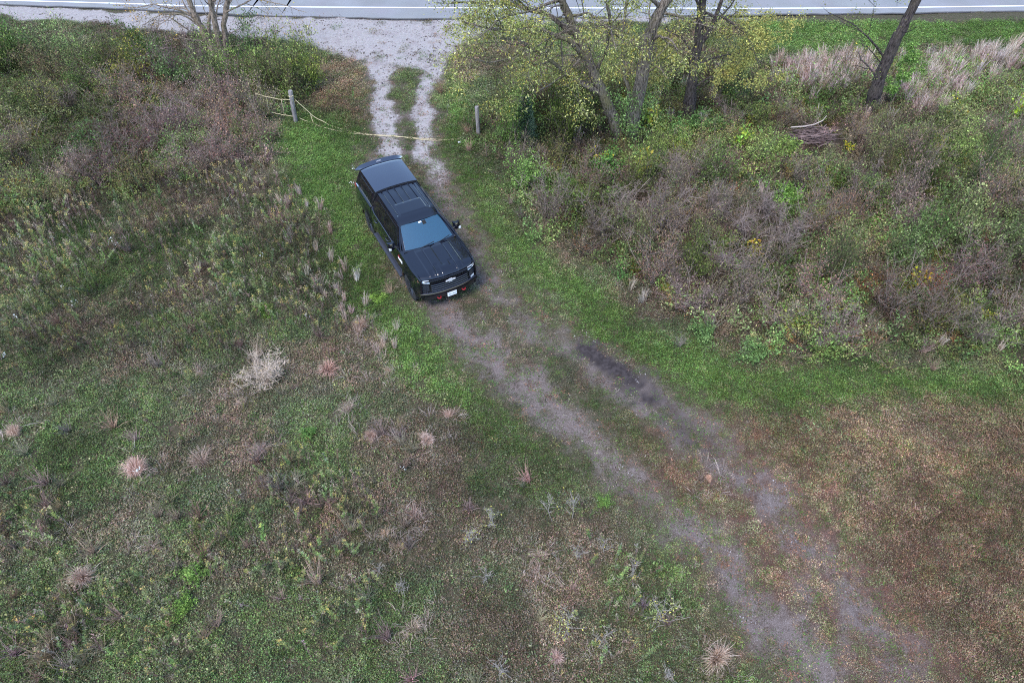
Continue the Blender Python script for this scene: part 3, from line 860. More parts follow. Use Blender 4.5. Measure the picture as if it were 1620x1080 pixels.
# camper shell
shell = tag(link('camper_shell', None, truck))
shell.empty_display_size = .1
CX0, CX1 = -2.93, -1.325
def shellside(U, T, s=1):
    x = CX0 + .02 + (CX1 - CX0 - .02) * U + .16 * T * (1 - U) * .6
    return x, s * (.945 - .20 * T ** 1.2), 1.405 + .53 * T
for s in (1, -1):
    b = Buf(); solid(b, lambda U, T: shellside(U, T, s), LSP(0, 1, 14), LSP(0, 1, 8), (0, -s * .04, 0)); part('shell_wall', b, PAINT, shell)
    b = Buf()
    def sw(U, T): 
        x, y, z = shellside(.10 + .80 * U, .16 + .62 * T, s); return x, y + s * .008, z
    solid(b, sw, LSP(0, 1, 8), LSP(0, 1, 6), (0, -s * .014, 0)); part('window', b, GLASS, shell)
    b = Buf(); x_, y_, z_ = shellside(LSP(.10, .90, 8), np.full(8, .12), s)
    tube(b, np.c_[x_, y_ + s * .008, z_], .007, 4, cap=True); part('window_rail', b, SATIN, shell)
    b = Buf(); x_, y_, z_ = shellside(LSP(.06, .20, 4), np.full(4, .06), s)
    tube(b, np.c_[x_, y_ + s * .02, z_], .018, 5, cap=True); part('latch', b, CHROME, shell)
def shellroof(U, Vv):
    x = CX0 + .13 + (CX1 - CX0 - .13) * U
    y = Vv * (.748 - .004 * U)
    return x, y, 1.935 + .055 * (1 - np.abs(Vv) ** 2.6) + .012 * np.sin(U * 3.14) - .02 * np.clip((.06 - U) / .06, 0, 1)
b = Buf(); solid(b, shellroof, LSP(0, 1, 20), LSP(-1, 1, 41), (0, 0, -.04)); part('shell_roof', b, CAP_SHEEN, shell)
b = Buf(); solid(b, lambda U, T: (CX1 + .012 + 0 * U, U * (.945 - .20 * T ** 1.2), 1.405 + .56 * T - .03 * U ** 2 * T), LSP(-1, 1, 13), LSP(0, 1, 8), (-.03, 0, 0)); part('shell_front', b, TRIM, shell)
b = Buf(); solid(b, lambda U, T: (CX0 + .10 * T + .02, U * (.94 - .20 * T ** 1.2), 1.405 + .53 * T), LSP(-1, 1, 13), LSP(0, 1, 8), (.04, 0, 0)); part('shell_back', b, GLASS, shell)
def spoil(U, T):
    return CX0 + .155 - .20 * T - .03 * (1 - U ** 2), U * (.755 + .14 * T), 1.985 - .030 * U ** 2 + .035 * T - .13 * np.abs(U) ** 6 * T
b = Buf(); solid(b, spoil, LSP(-1, 1, 33), LSP(0, 1, 5), (0, 0, -.03)); part('spoiler', b, CAP_SHEEN, shell)
def text(name, body, size, mat, parent, loc, rot, ext=.002):
    cu = bpy.data.curves.new(name, 'FONT'); cu.body = body; cu.size = size; cu.extrude = ext
    cu.align_x = 'CENTER'; cu.align_y = 'CENTER'; cu.resolution_u = 2
    cu.materials.append(mat)
    t_ = link(name, cu)
    bpy.context.view_layer.update()
    me = bpy.data.meshes.new_from_object(t_.evaluated_get(bpy.context.evaluated_depsgraph_get()))
    bpy.data.objects.remove(t_)
    o = link(name, me, parent); o.location = loc; o.rotation_euler = rot
    return o
text('spoiler_lettering', 'LEER', .085, GREYL, shell, (CX0 + .035, -.02, 2.012), (R(10), 0, R(90)))

# nose: curved plan of every front piece
def nose(y, off=0.0):
    return 2.86 + off - .17 * np.abs(y / .97) ** 2.6
def front(b, y0, y1, z0, z1, o0, o1, thick=.05, n=15, bulge=0.0, m=0):
    solid(b, lambda U, T: (nose(U, o0 + (o1 - o0) * T + bulge * np.sin(T * 3.14)), U, z0 + (z1 - z0) * T + .0 * U), LSP(y0, y1, n), LSP(0, 1, 6), (-thick, 0, 0), m)
b = Buf(); front(b, -.90, .90, .55, 1.29, -.03, -.09, .25); part('nose_panel', b, TRIM)
gr_ = Buf(); front(gr_, -.63, .63, .80, 1.235, .0, -.045, .02); grille = part('grille', gr_, DARK)
for k, z in enumerate((.83, .905, .98, 1.055)):
    b = Buf(); ys = LSP(-.61, .61, 21)
    tube(b, np.c_[nose(ys, .018 - .09 * (z - .8)), ys, np.full(21, z)], .012, 4, cap=True); part('grille_bar', b, SATIN, grille)
b = Buf()
for r_ in range(6):
    z = .815 + r_ * .072
    for k in range(16):
        y = -.58 + k * .0773 + (.038 if r_ % 2 else 0)
        if abs(y) < .62:
            x = float(nose(y, .012 - .09 * (z - .8)))
            tube(b, [(x, y, z), (x, y + .020, z + .035), (x, y, z + .07)], .007, 4)
tag(part('grille_mesh', b, TRIM, grille), kind='stuff')
b = Buf(); ys = LSP(-.66, .66, 21); tube(b, np.c_[nose(ys, .02), ys, 1.13 + 0 * ys], .022, 5, cap=True); part('grille_crossbar', b, PAINT, grille)
b = Buf(); ys = LSP(-.80, .80, 25); tube(b, np.c_[nose(ys, -.005), ys, 1.235 + 0 * ys], .022, 5, cap=True); part('grille_top', b, PAINT, grille)
# emblem: a wide slanted cross
b = Buf()
pts = [(-.165, -.024), (-.055, -.024), (-.062, -.052), (.048, -.052), (.058, -.024), (.150, -.024), (.165, .024), (.055, .024), (.062, .052), (-.048, .052), (-.058, .024), (-.150, .024)]
for (q, s_) in ((0, 1.0),):
    n = len(pts); xf = float(nose(0, .062))
    V = [(xf, p[0], 1.13 + p[1]) for p in pts] + [(xf - .03, p[0], 1.13 + p[1]) for p in pts]
    F = [(0, 1, 10, 11), (1, 4, 7, 10), (4, 5, 6, 7), (1, 2, 3, 4), (7, 8, 9, 10)] + [(i, (i + 1) % n, (i + 1) % n + n, i + n) for i in range(n)]
    b.add(V, F)
part('emblem', b, EMB, grille, False)
for s in (1, -1):
    def lamp(U, T, o=0.0, s=s):
        y = .65 + .31 * U
        return nose(y, o - .02) - .05 * U ** 2 - .05 * T, s * y, 1.155 + .045 * U + (.085 - .02 * U) * T
    b = Buf(); solid(b, lambda U, T: lamp(U, T, .015), LSP(0, 1, 9), LSP(0, 1, 4), (-.05, 0, 0)); hl = part('headlight', b, LENS)
    b = Buf(); solid(b, lambda U, T: lamp(.84 + .16 * U, T, .022), LSP(0, 1, 3), LSP(.1, .9, 3), (-.03, 0, 0)); part('turn_signal', b, AMBER, hl)
    b = Buf(); solid(b, lambda U, T: lamp(.06 + .70 * U, .42 + .16 * T, .021), LSP(0, 1, 6), LSP(0, 1, 3), (-.03, 0, 0)); part('lamp_bar', b, DARK, hl)
    b = Buf(); solid(b, lambda U, T: (nose(.68 + .22 * U, .0) - .03 * U, s * (.68 + .22 * U), .86 + .25 * T + .02 * U), LSP(0, 1, 5), LSP(0, 1, 4), (-.05, 0, 0)); part('lamp_pod', b, SATIN)
    b = Buf(); solid(b, lambda U, T: (nose(.74 + .14 * U, .012) - .02 * U, s * (.74 + .14 * U), .80 + .05 * T + .02 * U), LSP(0, 1, 4), LSP(0, 1, 3), (-.03, 0, 0)); part('fog_lamp', b, LENS if s > 0 else SATIN)
    b = Buf(); a_ = LSP(-1.9, 1.9, 11)
    tube(b, np.c_[float(nose(.42, .0)) + .055 + .055 * np.cos(a_), s * (.42 + .052 * np.sin(a_)), np.full(11, .565)], .019, 6, cap=True); part('tow_hook', b, RED)
b = Buf(); front(b, -.97, .97, .66, .775, .065, .045, .12, 25, .012); bump = part('bumper', b, PAINT)
b = Buf(); solid(b, lambda U, T: (nose(U, .045 - .06 * T), U, .777 + .012 * T), LSP(-.94, .94, 25), LSP(0, 1, 3), (0, 0, -.01)); part('bumper_top_sheen', b, SATIN, bump)  # lighter bluish finish painted for the sky reflected on the bumper's top
b = Buf(); front(b, -.86, .86, .46, .655, -.02, .045, .12, 25); part('lower_valance', b, TRIM)
xp = float(nose(0, .085))
b = Buf(); box(b, (xp - .008, -.155, .505), (xp, .155, .66)); pl = part('license_plate', b, WHITE, smooth=False)
text('plate_lettering', 'BA1707', .072, INK, pl, (xp + .001, 0, .573), (R(90), 0, R(90)), .0006)
# tail
b = Buf(); box(b, (-2.955, -.80, .80), (-2.92, .80, 1.39)); part('tailgate', b, PAINT, smooth=False)
b = Buf(); box(b, (-3.06, -.95, .52), (-2.94, .95, .70)); part('rear_bumper', b, CHROME, smooth=False)
for s in (1, -1):
    b = Buf(); box(b, (-2.965, min(s * .80, s * .985), .95), (-2.86, max(s * .80, s * .985), 1.37)); part('tail_light', b, REDL, smooth=False)
# wheels
def lathe(b, prof, n=40, m=0):
    a = np.arange(n) * 2 * math.pi / n
    V = np.concatenate([np.stack([r_ * np.cos(a), np.full(n, y_), r_ * np.sin(a)], 1) for r_, y_ in prof])
    k = len(prof); j = np.arange(n); j2 = (j + 1) % n
    F = np.concatenate([np.stack([i * n + j, i * n + j2, (i + 1) * n + j2, (i + 1) * n + j], 1) for i in range(k - 1)])
    b.add(V, F, (1, 1, 1), m)
for a_ in (AXF, AXR):
    for s in (1, -1):
        w_ = link('wheel', None, truck); w_.location = (a_, s * .895, ZAX); w_.empty_display_size = .1
        b = Buf(); lathe(b, [(.25, -s * .12), (.33, -s * .135), (.40, -s * .13), (.425, -s * .10), (.43, 0), (.425, s * .10), (.40, s * .13), (.33, s * .135), (.25, s * .12), (.25, -s * .12)])
        for k in range(36):
            t = k * 2 * math.pi / 36
            for (y0, y1) in ((-.125, -.045), (.045, .125), (-.035, .035)):
                tt = t + (.087 if abs(y0) < .04 else 0)
                c_, s_ = math.cos(tt), math.sin(tt)
                q = [(-.026, y0), (.026, y0), (.026, y1), (-.026, y1)]
                V = [(c_ * rr - s_ * u, v, s_ * rr + c_ * u) for rr in (.41, .437) for u, v in q]
                b.add(V, [(4, 5, 6, 7), (0, 1, 5, 4), (1, 2, 6, 5), (2, 3, 7, 6), (3, 0, 4, 7)])
        part('tyre', b, RUBBER, w_)
        b = Buf(); lathe(b, [(.262, s * .122), (.255, s * .10), (.235, s * .07), (.235, -s * .08)]); lathe(b, [(.085, s * .11), (.07, s * .125), (.001, s * .127)])
        for k in range(6):
            for dt in (-.16, .16):
                t = k * math.pi / 3 + dt
                tube(b, [(.05 * math.cos(t), s * .105, .05 * math.sin(t)), (.16 * math.cos(t), s * .108, .16 * math.sin(t)), (.25 * math.cos(t), s * .105, .25 * math.sin(t))], [.026, .024, .03], 5)
        part('rim', b, RIM, w_)
        b = Buf(); lathe(b, [(.001, s * .03), (.20, s * .03), (.20, s * .0)]); part('brake_disc', b, DARK, w_)
    b = Buf(); tube(b, [(a_, -.82, ZAX), (a_, .82, ZAX)], .06, 8); part('axle', b, DARK)
    for s in (1, -1):      # wheel housing
        b = Buf(); t = LSP(0.0, math.pi, 15)
        solid(b, lambda U, T: (a_ + .55 * np.cos(U), s * (.62 + .33 * T), ZAX + .55 * np.sin(U)), t, LSP(0, 1, 3), (0, 0, .01)); part('wheel_housing', b, DARK)

# ------------------------------------------------------------------ trees
def wander(p, d, L, n, g, wob=.18, up=.05):
    pts = [np.array(p, float)]; d = unit(d)
    for _ in range(n):
        d = unit(d + g.normal(0, wob, 3) + [0, 0, up])
        pts.append(pts[-1] + d * L / n)
    return np.array(pts)
def grow(b, path, r0, r1, level, maxl, g, anchors, nch, ratio=.5, up=.05, t0=.3, sides=6, length=None, col=(1, 1, 1), droop=0.0):
    k = len(path)
    tube(b, path, np.linspace(r0, r1, k), max(3, sides), col)
    L = length or np.linalg.norm(np.diff(path, axis=0), axis=1).sum()
    if level >= maxl:
        anchors.append(path)
        return
    tan = unit(np.gradient(path, axis=0))
    for c in range(nch[level]):
        t = t0 + (1 - t0) * (c + g.random()) / nch[level]
        q = min(t, .999) * (k - 1); i = int(q); p = path[i] + (path[min(i + 1, k - 1)] - path[i]) * (q - i)
        side_ = unit(np.cross(tan[i], g.normal(size=3)))
        d = unit(tan[i] * g.uniform(.35, .9) + side_ * g.uniform(.6, 1.1) + [0, 0, up * 3])
        l = L * ratio * g.uniform(.6, 1.15) * (1.1 - .5 * t)
        ra = (r0 + (r1 - r0) * t) * .62
        grow(b, wander(p, d, l, 4, g, .2, up - droop * level), min(ra, .03 * l + .006), .004 if level + 1 >= maxl else ra * .4, level + 1, maxl, g, anchors, nch, ratio, up, .25, sides - 1, None, col, droop)
def leaf_cloud(b, anchors, n, g, L=(.06, .1), asp=.45, spread=.12, cols=None, jit=.25, down=.3, t0=.15, clear=None):
    A = np.array([a[g.integers(0, len(a) - 1)] * 0 for a in anchors[:1]])
    ai = g.integers(0, len(anchors), n)
    t = g.uniform(t0, 1, n)
    k = np.array([len(a) for a in anchors])
    q = t * (k[ai] - 1); i = np.floor(q).astype(int).clip(0, None); i = np.minimum(i, k[ai] - 2)
    P0 = np.array([anchors[a][j] for a, j in zip(ai, i)]); P1 = np.array([anchors[a][j + 1] for a, j in zip(ai, i)])
    c = P0 + (P1 - P0) * (q - i)[:, None] + g.normal(0, spread, (n, 3))
    d = unit(unit(P1 - P0) * .5 + g.normal(0, .6, (n, 3)) - [0, 0, down])
    l = g.uniform(*L, n)
    cols = np.asarray(cols if cols is not None else [(1, 1, 1)])
    clump = g.integers(0, len(cols), len(anchors))
    ci = np.where(g.random(n) < .6, clump[ai], g.integers(0, len(cols), n))
    col = cols[ci] * np.clip(1 + g.normal(0, jit, (n, 1)), .4, 1.8) * np.clip(.95 + .35 * g.normal(0, .4, len(anchors))[ai, None], .6, 1.4)
    if clear is not None:                       # the inside of the crown along the trunks is bare
        bare_ = np.zeros(n, bool)
        for pa in clear:
            tx, ty = np.interp(c[:, 2], pa[:, 2], pa[:, 0]), np.interp(c[:, 2], pa[:, 2], pa[:, 1])
            bare_ |= (np.hypot(c[:, 0] - tx, (c[:, 1] - ty) * .26) < .62)
        k_ = ~bare_ | (g.random(n) < .07)
        c, d, l, col = c[k_], d[k_], l[k_], col[k_]; n = len(c)
    leaves(b, c, d, rdir(n, .6, g), l, l * asp, col, fold=.15)

def tree(name, label, bark, limbs, seed, nch, ratio, nleaf, cols, leafL=(.06, .1), asp=.45, maxl=3, group='trees along the road', extra=None, droop=0.0, jit=.25, spread=.12):
    """limbs: list of (path as (x,y,z) points, base radius, tip radius, has children)"""
    g = np.random.default_rng(seed)
    base = limbs[0][0][0]
    o = empty(name, tuple(base), 0, label, 'tree', group)
    bt, bb, anchors = Buf(), Buf(), []
    for path, ra, rb_, kids in limbs:
        path = resample(np.asarray(path) - base, max(9, len(path) * 3))
        path[1:-1] += g.normal(0, .02, path[1:-1].shape)
        rad = ra + (rb_ - ra) * np.linspace(0, 1, len(path)) ** .8
        if abs(path[0]).sum() < .4: rad = rad * (1 + .35 * np.exp(-np.linspace(0, 1, len(path)) * 14))
        tube(bt, path, rad * (1 + g.normal(0, .04, len(path))), 10)
        if kids:
            L = np.linalg.norm(np.diff(path, axis=0), axis=1).sum()
            tan = unit(np.gradient(path, axis=0))
            for c in range(kids):
                t = .28 + .72 * (c + g.random()) / kids
                i = min(int(t * (len(path) - 1)), len(path) - 2)
                d = unit(tan[i] * g.uniform(.2, .8) + unit(np.cross(tan[i], g.normal(size=3))) + [0, 0, .1])
                l = g.uniform(1.2, 2.9) * ratio * 2
                r = min(rad[i] * .5, .018 * l + .01)
                grow(bb, wander(path[i], d, l, 6, g, .16, .04 - droop), r, r * .35, 1, maxl, g, anchors, nch, ratio, .04, .25, 5, None, (1, 1, 1), droop)
    me = bt.mesh('trunk', [bark], smooth=True); link('trunk', me, o)
    link('branches', bb.mesh('branches', [bark], smooth=True), o)
    if nleaf:
        bl = Buf(); leaf_cloud(bl, anchors, nleaf, g, leafL, asp, spread, cols, jit, clear=[np.asarray(q[0]) - base for q in limbs if q[1] > .15])
        if extra: extra(bl, g, base)
        c = link('crown', bl.mesh('crown', [M_LEAF]), o); c.color = (1, 1, 1, 1)
    return o
def limb(px, Y, dy=0.0, bow=0.0):
    n = len(px)
    return np.array([PL(x_, y_, Y + dy * (k / (n - 1)) + bow * math.sin(3.14 * k / (n - 1))) for k, (x_, y_) in enumerate(px)])

YB = P3(985, 222)[1]
WILLOW = [lin(160, 164, 96), lin(140, 148, 84), lin(182, 180, 122), lin(118, 130, 72), lin(172, 160, 80)]
L1 = limb([(985, 222), (966, 176), (948, 135), (932, 95), (912, 55), (893, 10), (868, -60), (840, -150)], YB, -.3)
L2 = limb([(992, 222), (1003, 172), (1016, 118), (1024, 62), (1045, 15), (1075, -30), (1115, -110), (1130, -180)], YB, .5)
tree('twin_trunk_tree', 'large twin trunk tree with pale yellow-green leaves right of the gravel entrance', BARK,
     [(L1, .27, .09, 9), (L2, .27, .09, 9),
      (limb([(957, 152), (918, 130), (884, 106), (858, 88), (820, 62), (785, 60)], YB - .1, -1.5), .12, .03, 7),
      (limb([(934, 100), (898, 62), (850, 45), (795, 50), (735, 36)], YB - .1, -2.0), .12, .03, 8),
      (limb([(914, 58), (865, 22), (800, 6), (715, 4)], YB - .1, 1.2), .12, .03, 8),
      (limb([(1000, 178), (988, 120), (984, 60), (992, 0), (985, -80)], YB + .2, 1.5), .10, .03, 7),
      (limb([(1022, 70), (1042, 58), (1060, 62), (1072, 80)], YB + .4, -1.6), .07, .02, 5),
      (limb([(940, 118), (960, 80), (965, 30), (950, -40)], YB, -1.4), .09, .03, 7),
      (limb([(1046, 14), (1000, -30), (960, -60)], YB + .4, -2.4), .08, .03, 5),
      (limb([(1016, 118), (1040, 105), (1058, 125)], YB + .3, -1.2), .05, .02, 4),
      (limb([(905, 45), (870, 60), (830, 85), (780, 100), (730, 90)], YB - .2, -3.2), .06, .015, 8),
      (limb([(925, 85), (905, 110), (870, 135), (840, 150)], YB - .2, -1.2), .05, .012, 7),
      (limb([(900, 25), (930, 20), (965, 45), (975, 80)], YB, -2.6), .06, .015, 7),
      (limb([(890, 0), (840, 15), (790, 30), (750, 70)], YB, -3.6), .06, .015, 8),
      (limb([(890, 0), (830, -20), (760, -25), (690, 0)], YB, -1.0), .07, .015, 8),
      (limb([(984, 60), (960, 50), (940, 70), (930, 110)], YB, -1.5), .04, .012, 6)],
     11, [0, 5, 5, 0], .40, 30000, WILLOW, (.065, .11), .42, droop=.05, jit=.3, spread=.16)
YC = P3(1090, 186)[1]
tree('slender_tree', 'dark straight tree with yellow-green leaves standing right of the twin trunk tree', BARK_DARK,
     [(limb([(1088, 186), (1095, 130), (1103, 75), (1110, 20), (1116, -40), (1124, -120), (1130, -170)], YC), .24, .08, 8),
      (limb([(1103, 78), (1125, 45), (1142, 0), (1160, -60)], YC, .8), .14, .05, 6),
      (limb([(1093, 150), (1118, 132), (1150, 110)], YC, -.6), .04, .01, 3),
      (limb([(1098, 105), (1130, 92), (1170, 85)], YC, 1.2), .06, .015, 5),
      (limb([(1100, 90), (1080, 60), (1050, 45)], YC, 1.2), .06, .015, 6),
      (limb([(1094, 140), (1130, 120), (1165, 120), (1190, 135)], YC, .8), .05, .012, 7),
      (limb([(1110, 20), (1150, 30), (1185, 60), (1200, 100)], YC, -.8), .06, .012, 7),
      (limb([(1098, 110), (1060, 90), (1030, 100), (1010, 130)], YC, .8), .05, .012, 7)],
     12, [0, 5, 5, 0], .40, 19000, [lin(172, 168, 96), lin(150, 150, 84), lin(140, 148, 86), lin(180, 168, 96)], (.065, .11), .45, jit=.3)
YD = P3(1376, 178)[1]
tree('bare_trunk_tree', 'thick dark trunk with almost no leaves beside the mown roadside strip', BARK_DARK,
     [(limb([(1376, 180), (1386, 140), (1400, 100), (1414, 68), (1430, 40), (1455, -10), (1480, -70), (1500, -130)], YD), .33, .14, 4),
      (limb([(1402, 95), (1375, 60), (1345, 35), (1310, 20)], YD, -.5), .05, .012, 4),
      (limb([(1398, 105), (1380, 82), (1362, 68)], YD, -1.0), .03, .01, 3),
      (limb([(1455, -10), (1420, -40), (1380, -60)], YD, -1), .10, .03, 4)],
     13, [0, 3, 3, 0], .42, 500, [lin(150, 150, 90), lin(120, 130, 70)], (.06, .1), .45)
YA = P3(345, 92)[1]
tree('multi_stem_tree', 'leaning several-stemmed tree with mostly bare twigs beside the gravel shoulder', BARK_TAN,
     [(limb([(345, 92), (326, 58), (309, 25), (292, -12), (272, -70), (250, -140)], YA), .23, .09, 7),
      (limb([(350, 92), (331, 60), (330, 28), (338, 0), (340, -50)], YA, .4), .10, .04, 6),
      (limb([(352, 92), (345, 55), (336, 22), (328, -15), (320, -80)], YA, -.3), .16, .06, 6),
      (limb([(356, 92), (355, 50), (357, 15), (366, -30), (380, -90)], YA, .2), .15, .06, 6),
      (limb([(312, 30), (285, 16), (240, 8), (195, 12)], YA, -.6), .05, .012, 6),
      (limb([(318, 42), (285, 22), (255, 22), (225, 40)], YA, -.9), .045, .01, 6),
      (limb([(357, 20), (400, -2), (450, 8), (485, 20)], YA, -.4), .045, .01, 6),
      (limb([(352, 62), (385, 40), (420, 26)], YA, .6), .03, .008, 4),
      (limb([(360, 75), (412, 60), (436, 42), (448, 26)], YA, -.5), .03, .008, 4)],
     14, [0, 4, 4, 0], .42, 1500, [lin(190, 160, 84), lin(160, 150, 80), lin(130, 130, 70), lin(196, 150, 90)], (.06, .1), .5, group='trees along the road')
# ---- saplings
def small_tree(name, label, px, py, h, seed, cols, nleaf, w=.8, bark=BARK_TAN, leafL=(.05, .085), group=None, nch=(9, 4), cat='sapling', r=.03, lean=(0, 0)):
    g = np.random.default_rng(seed)
    p = P3(px, py)
    o = empty(name, tuple(p), 0, label, cat, group)
    bt, anchors = Buf(), []
    path = wander((0, 0, -.05), (lean[0], lean[1], 1), h, 7, g, .07, .1)
    tube(bt, path, np.linspace(r, .006, 8), 5)
    for c in range(nch[0]):
        t = .18 + .8 * (c + g.random()) / nch[0]
        i = min(int(t * 7), 6); a = g.random() * 6.28
        q = path[i] + (path[i + 1] - path[i]) * (t * 7 - i)
        pa = wander(q, (math.cos(a), math.sin(a), .7), w * (1.15 - .75 * t) * g.uniform(.6, 1.1), 4, g, .15, .06)
        tube(bt, pa, np.linspace(r * .4, .004, 5), 3); anchors.append(pa)
        for _ in range(nch[1]):
            j = g.integers(1, 4)
            pb = wander(pa[j], g.normal(size=3) + [0, 0, .5], w * .35 * g.uniform(.5, 1), 3, g, .2, .05)
            tube(bt, pb, np.linspace(.006, .003, 4), 3); anchors.append(pb)
    s_ = link('stem', bt.mesh('stem', [bark]), o); s_.color = (1, 1, 1, 1)
    if nleaf:
        bl = Buf(); leaf_cloud(bl, anchors, nleaf, g, leafL, .5, .05, cols, .25)
        link('crown', bl.mesh('crown', [M_LEAF]), o)
    return o
GREENS = [lin(96, 128, 62), lin(110, 138, 70), lin(84, 112, 58)]
small_tree('young_tree', 'young green sapling just right of the thick bare dark trunk', 1404, 178, 2.9, 21, [lin(128, 158, 84), lin(108, 140, 70)], 2600, 1.1, cat='tree', leafL=(.07, .11))

# ------------------------------------------------------------------ shrubs
def shrub_meshes(seed, h=1.8, w=1.1, nst=9, nbr=5, nleaf=1500, leafL=(.045, .085), asp=.5, cols=((1, 1, 1),), twig=(.10, .075, .06), spread=.07, jit=.3, sub=2, lean=.0):
    g = np.random.default_rng(seed)
    bs, anchors = Buf(), []
    for k in range(nst):
        a = g.random() * 6.283; q = math.sqrt(g.random())
        d = np.array([math.cos(a) * q * w / h * 1.1, math.sin(a) * q * w / h * 1.1, 1])
        L = h * g.uniform(.65, 1.08) * math.sqrt(1.1 - .35 * q * q)
        pa = wander((math.cos(a) * .12 * q, math.sin(a) * .12 * q, -.05), d, L, 5, g, .13, -.01)
        tube(bs, pa, np.linspace(.011, .004, 6), 3, np.array(twig) * g.uniform(.7, 1.3)); anchors.append(pa[2:])
        for _ in range(nbr):
            j = g.integers(1, 5)
            pb = wander(pa[j], g.normal(0, 1, 3) + [0, 0, .7], L * g.uniform(.2, .42), 3, g, .22, .02)
            tube(bs, pb, np.linspace(.005, .002, 4), 3, np.array(twig) * g.uniform(.7, 1.4)); anchors.append(pb)
            for _ in range(sub):
                pc = wander(pb[g.integers(1, 3)], g.normal(0, 1, 3) + [0, 0, .4], L * g.uniform(.08, .2), 2, g, .2, 0)
                tube(bs, pc, np.linspace(.0032, .0015, 3), 3, np.array(twig) * g.uniform(.8, 1.6)); anchors.append(pc)
    bl = Buf(); leaf_cloud(bl, anchors, nleaf, g, leafL, asp, spread, np.array(cols), jit, .15)
    return bl.mesh('foliage', [M_LEAF]), bs.mesh('stems', [M_STEM])
SH = {}
SH['leafy'] = [shrub_meshes(31 + k, 1.9, 1.15, 12, 6, 2300, (.05, .09), .5, (lin(118, 132, 82), lin(104, 120, 72), lin(142, 150, 102), lin(86, 104, 64))) for k in range(4)]
SH['fine'] = [shrub_meshes(41 + k, 1.5, 1.0, 14, 6, 2300, (.035, .06), .42, (lin(124, 130, 86), lin(108, 116, 76), lin(142, 140, 102), lin(134, 114, 92))) for k in range(3)]
SH['brown'] = [shrub_meshes(51 + k, 1.5, 1.05, 16, 7, 1500, (.03, .06), .5, (lin(142, 116, 106), lin(120, 98, 92), lin(154, 130, 112), lin(122, 118, 84)), (.18, .138, .118), sub=3) for k in range(3)]
SH['grey'] = [shrub_meshes(61 + k, 1.25, .85, 22, 8, 500, (.025, .05), .5, (lin(150, 136, 116), lin(134, 120, 96), lin(120, 120, 84)), (.20, .155, .135), sub=5) for k in range(3)]
SH['vine'] = [shrub_meshes(71 + k, 1.3, .75, 7, 4, 170, (.10, .17), .85, (lin(168, 176, 84), lin(134, 156, 72), lin(196, 180, 84), lin(150, 170, 96)), (.12, .09, .06), spread=.10, sub=1) for k in range(3)]
SH['herb'] = [shrub_meshes(81 + k, .85, .7, 14, 4, 1300, (.06, .11), .42, (lin(112, 134, 80), lin(98, 120, 70), lin(132, 148, 92)), (.08, .10, .05), sub=1) for k in range(3)]
def shrub(kind, px, py, h, w, label, tint=(1, 1, 1), name=None, group=None, cat='shrub', k=None, xy=None):
    p = P3(px, py) if xy is None else np.array([xy[0], xy[1], float(hz(xy[0], xy[1]))])
    nm = name or {'leafy': 'leafy_shrub', 'fine': 'small_leaved_shrub', 'brown': 'brown_shrub', 'grey': 'bare_twig_shrub', 'vine': 'large_leaved_vine', 'herb': 'leafy_weed'}[kind]
    hh = {'leafy': 1.9, 'fine': 1.5, 'brown': 1.5, 'grey': 1.25, 'vine': 1.3, 'herb': .85}[kind]
    ww = {'leafy': 1.15, 'fine': 1.0, 'brown': 1.05, 'grey': .85, 'vine': .75, 'herb': .7}[kind]
    o = empty(nm, tuple(p), random.random() * 6.28, label, cat, group)
    if kind in ('leafy', 'fine', 'brown', 'grey') and cat == 'shrub': h, w = h * 1.22, w * 1.06
    o.scale = (w / ww, w / ww, h / hh)
    fo, st = SH[kind][random.randrange(len(SH[kind])) if k is None else k]
    a = link('foliage', fo, o); a.color = (*tint, 1)
    s_ = link('stems', st, o); s_.color = (1, 1, 1, 1)
    return o
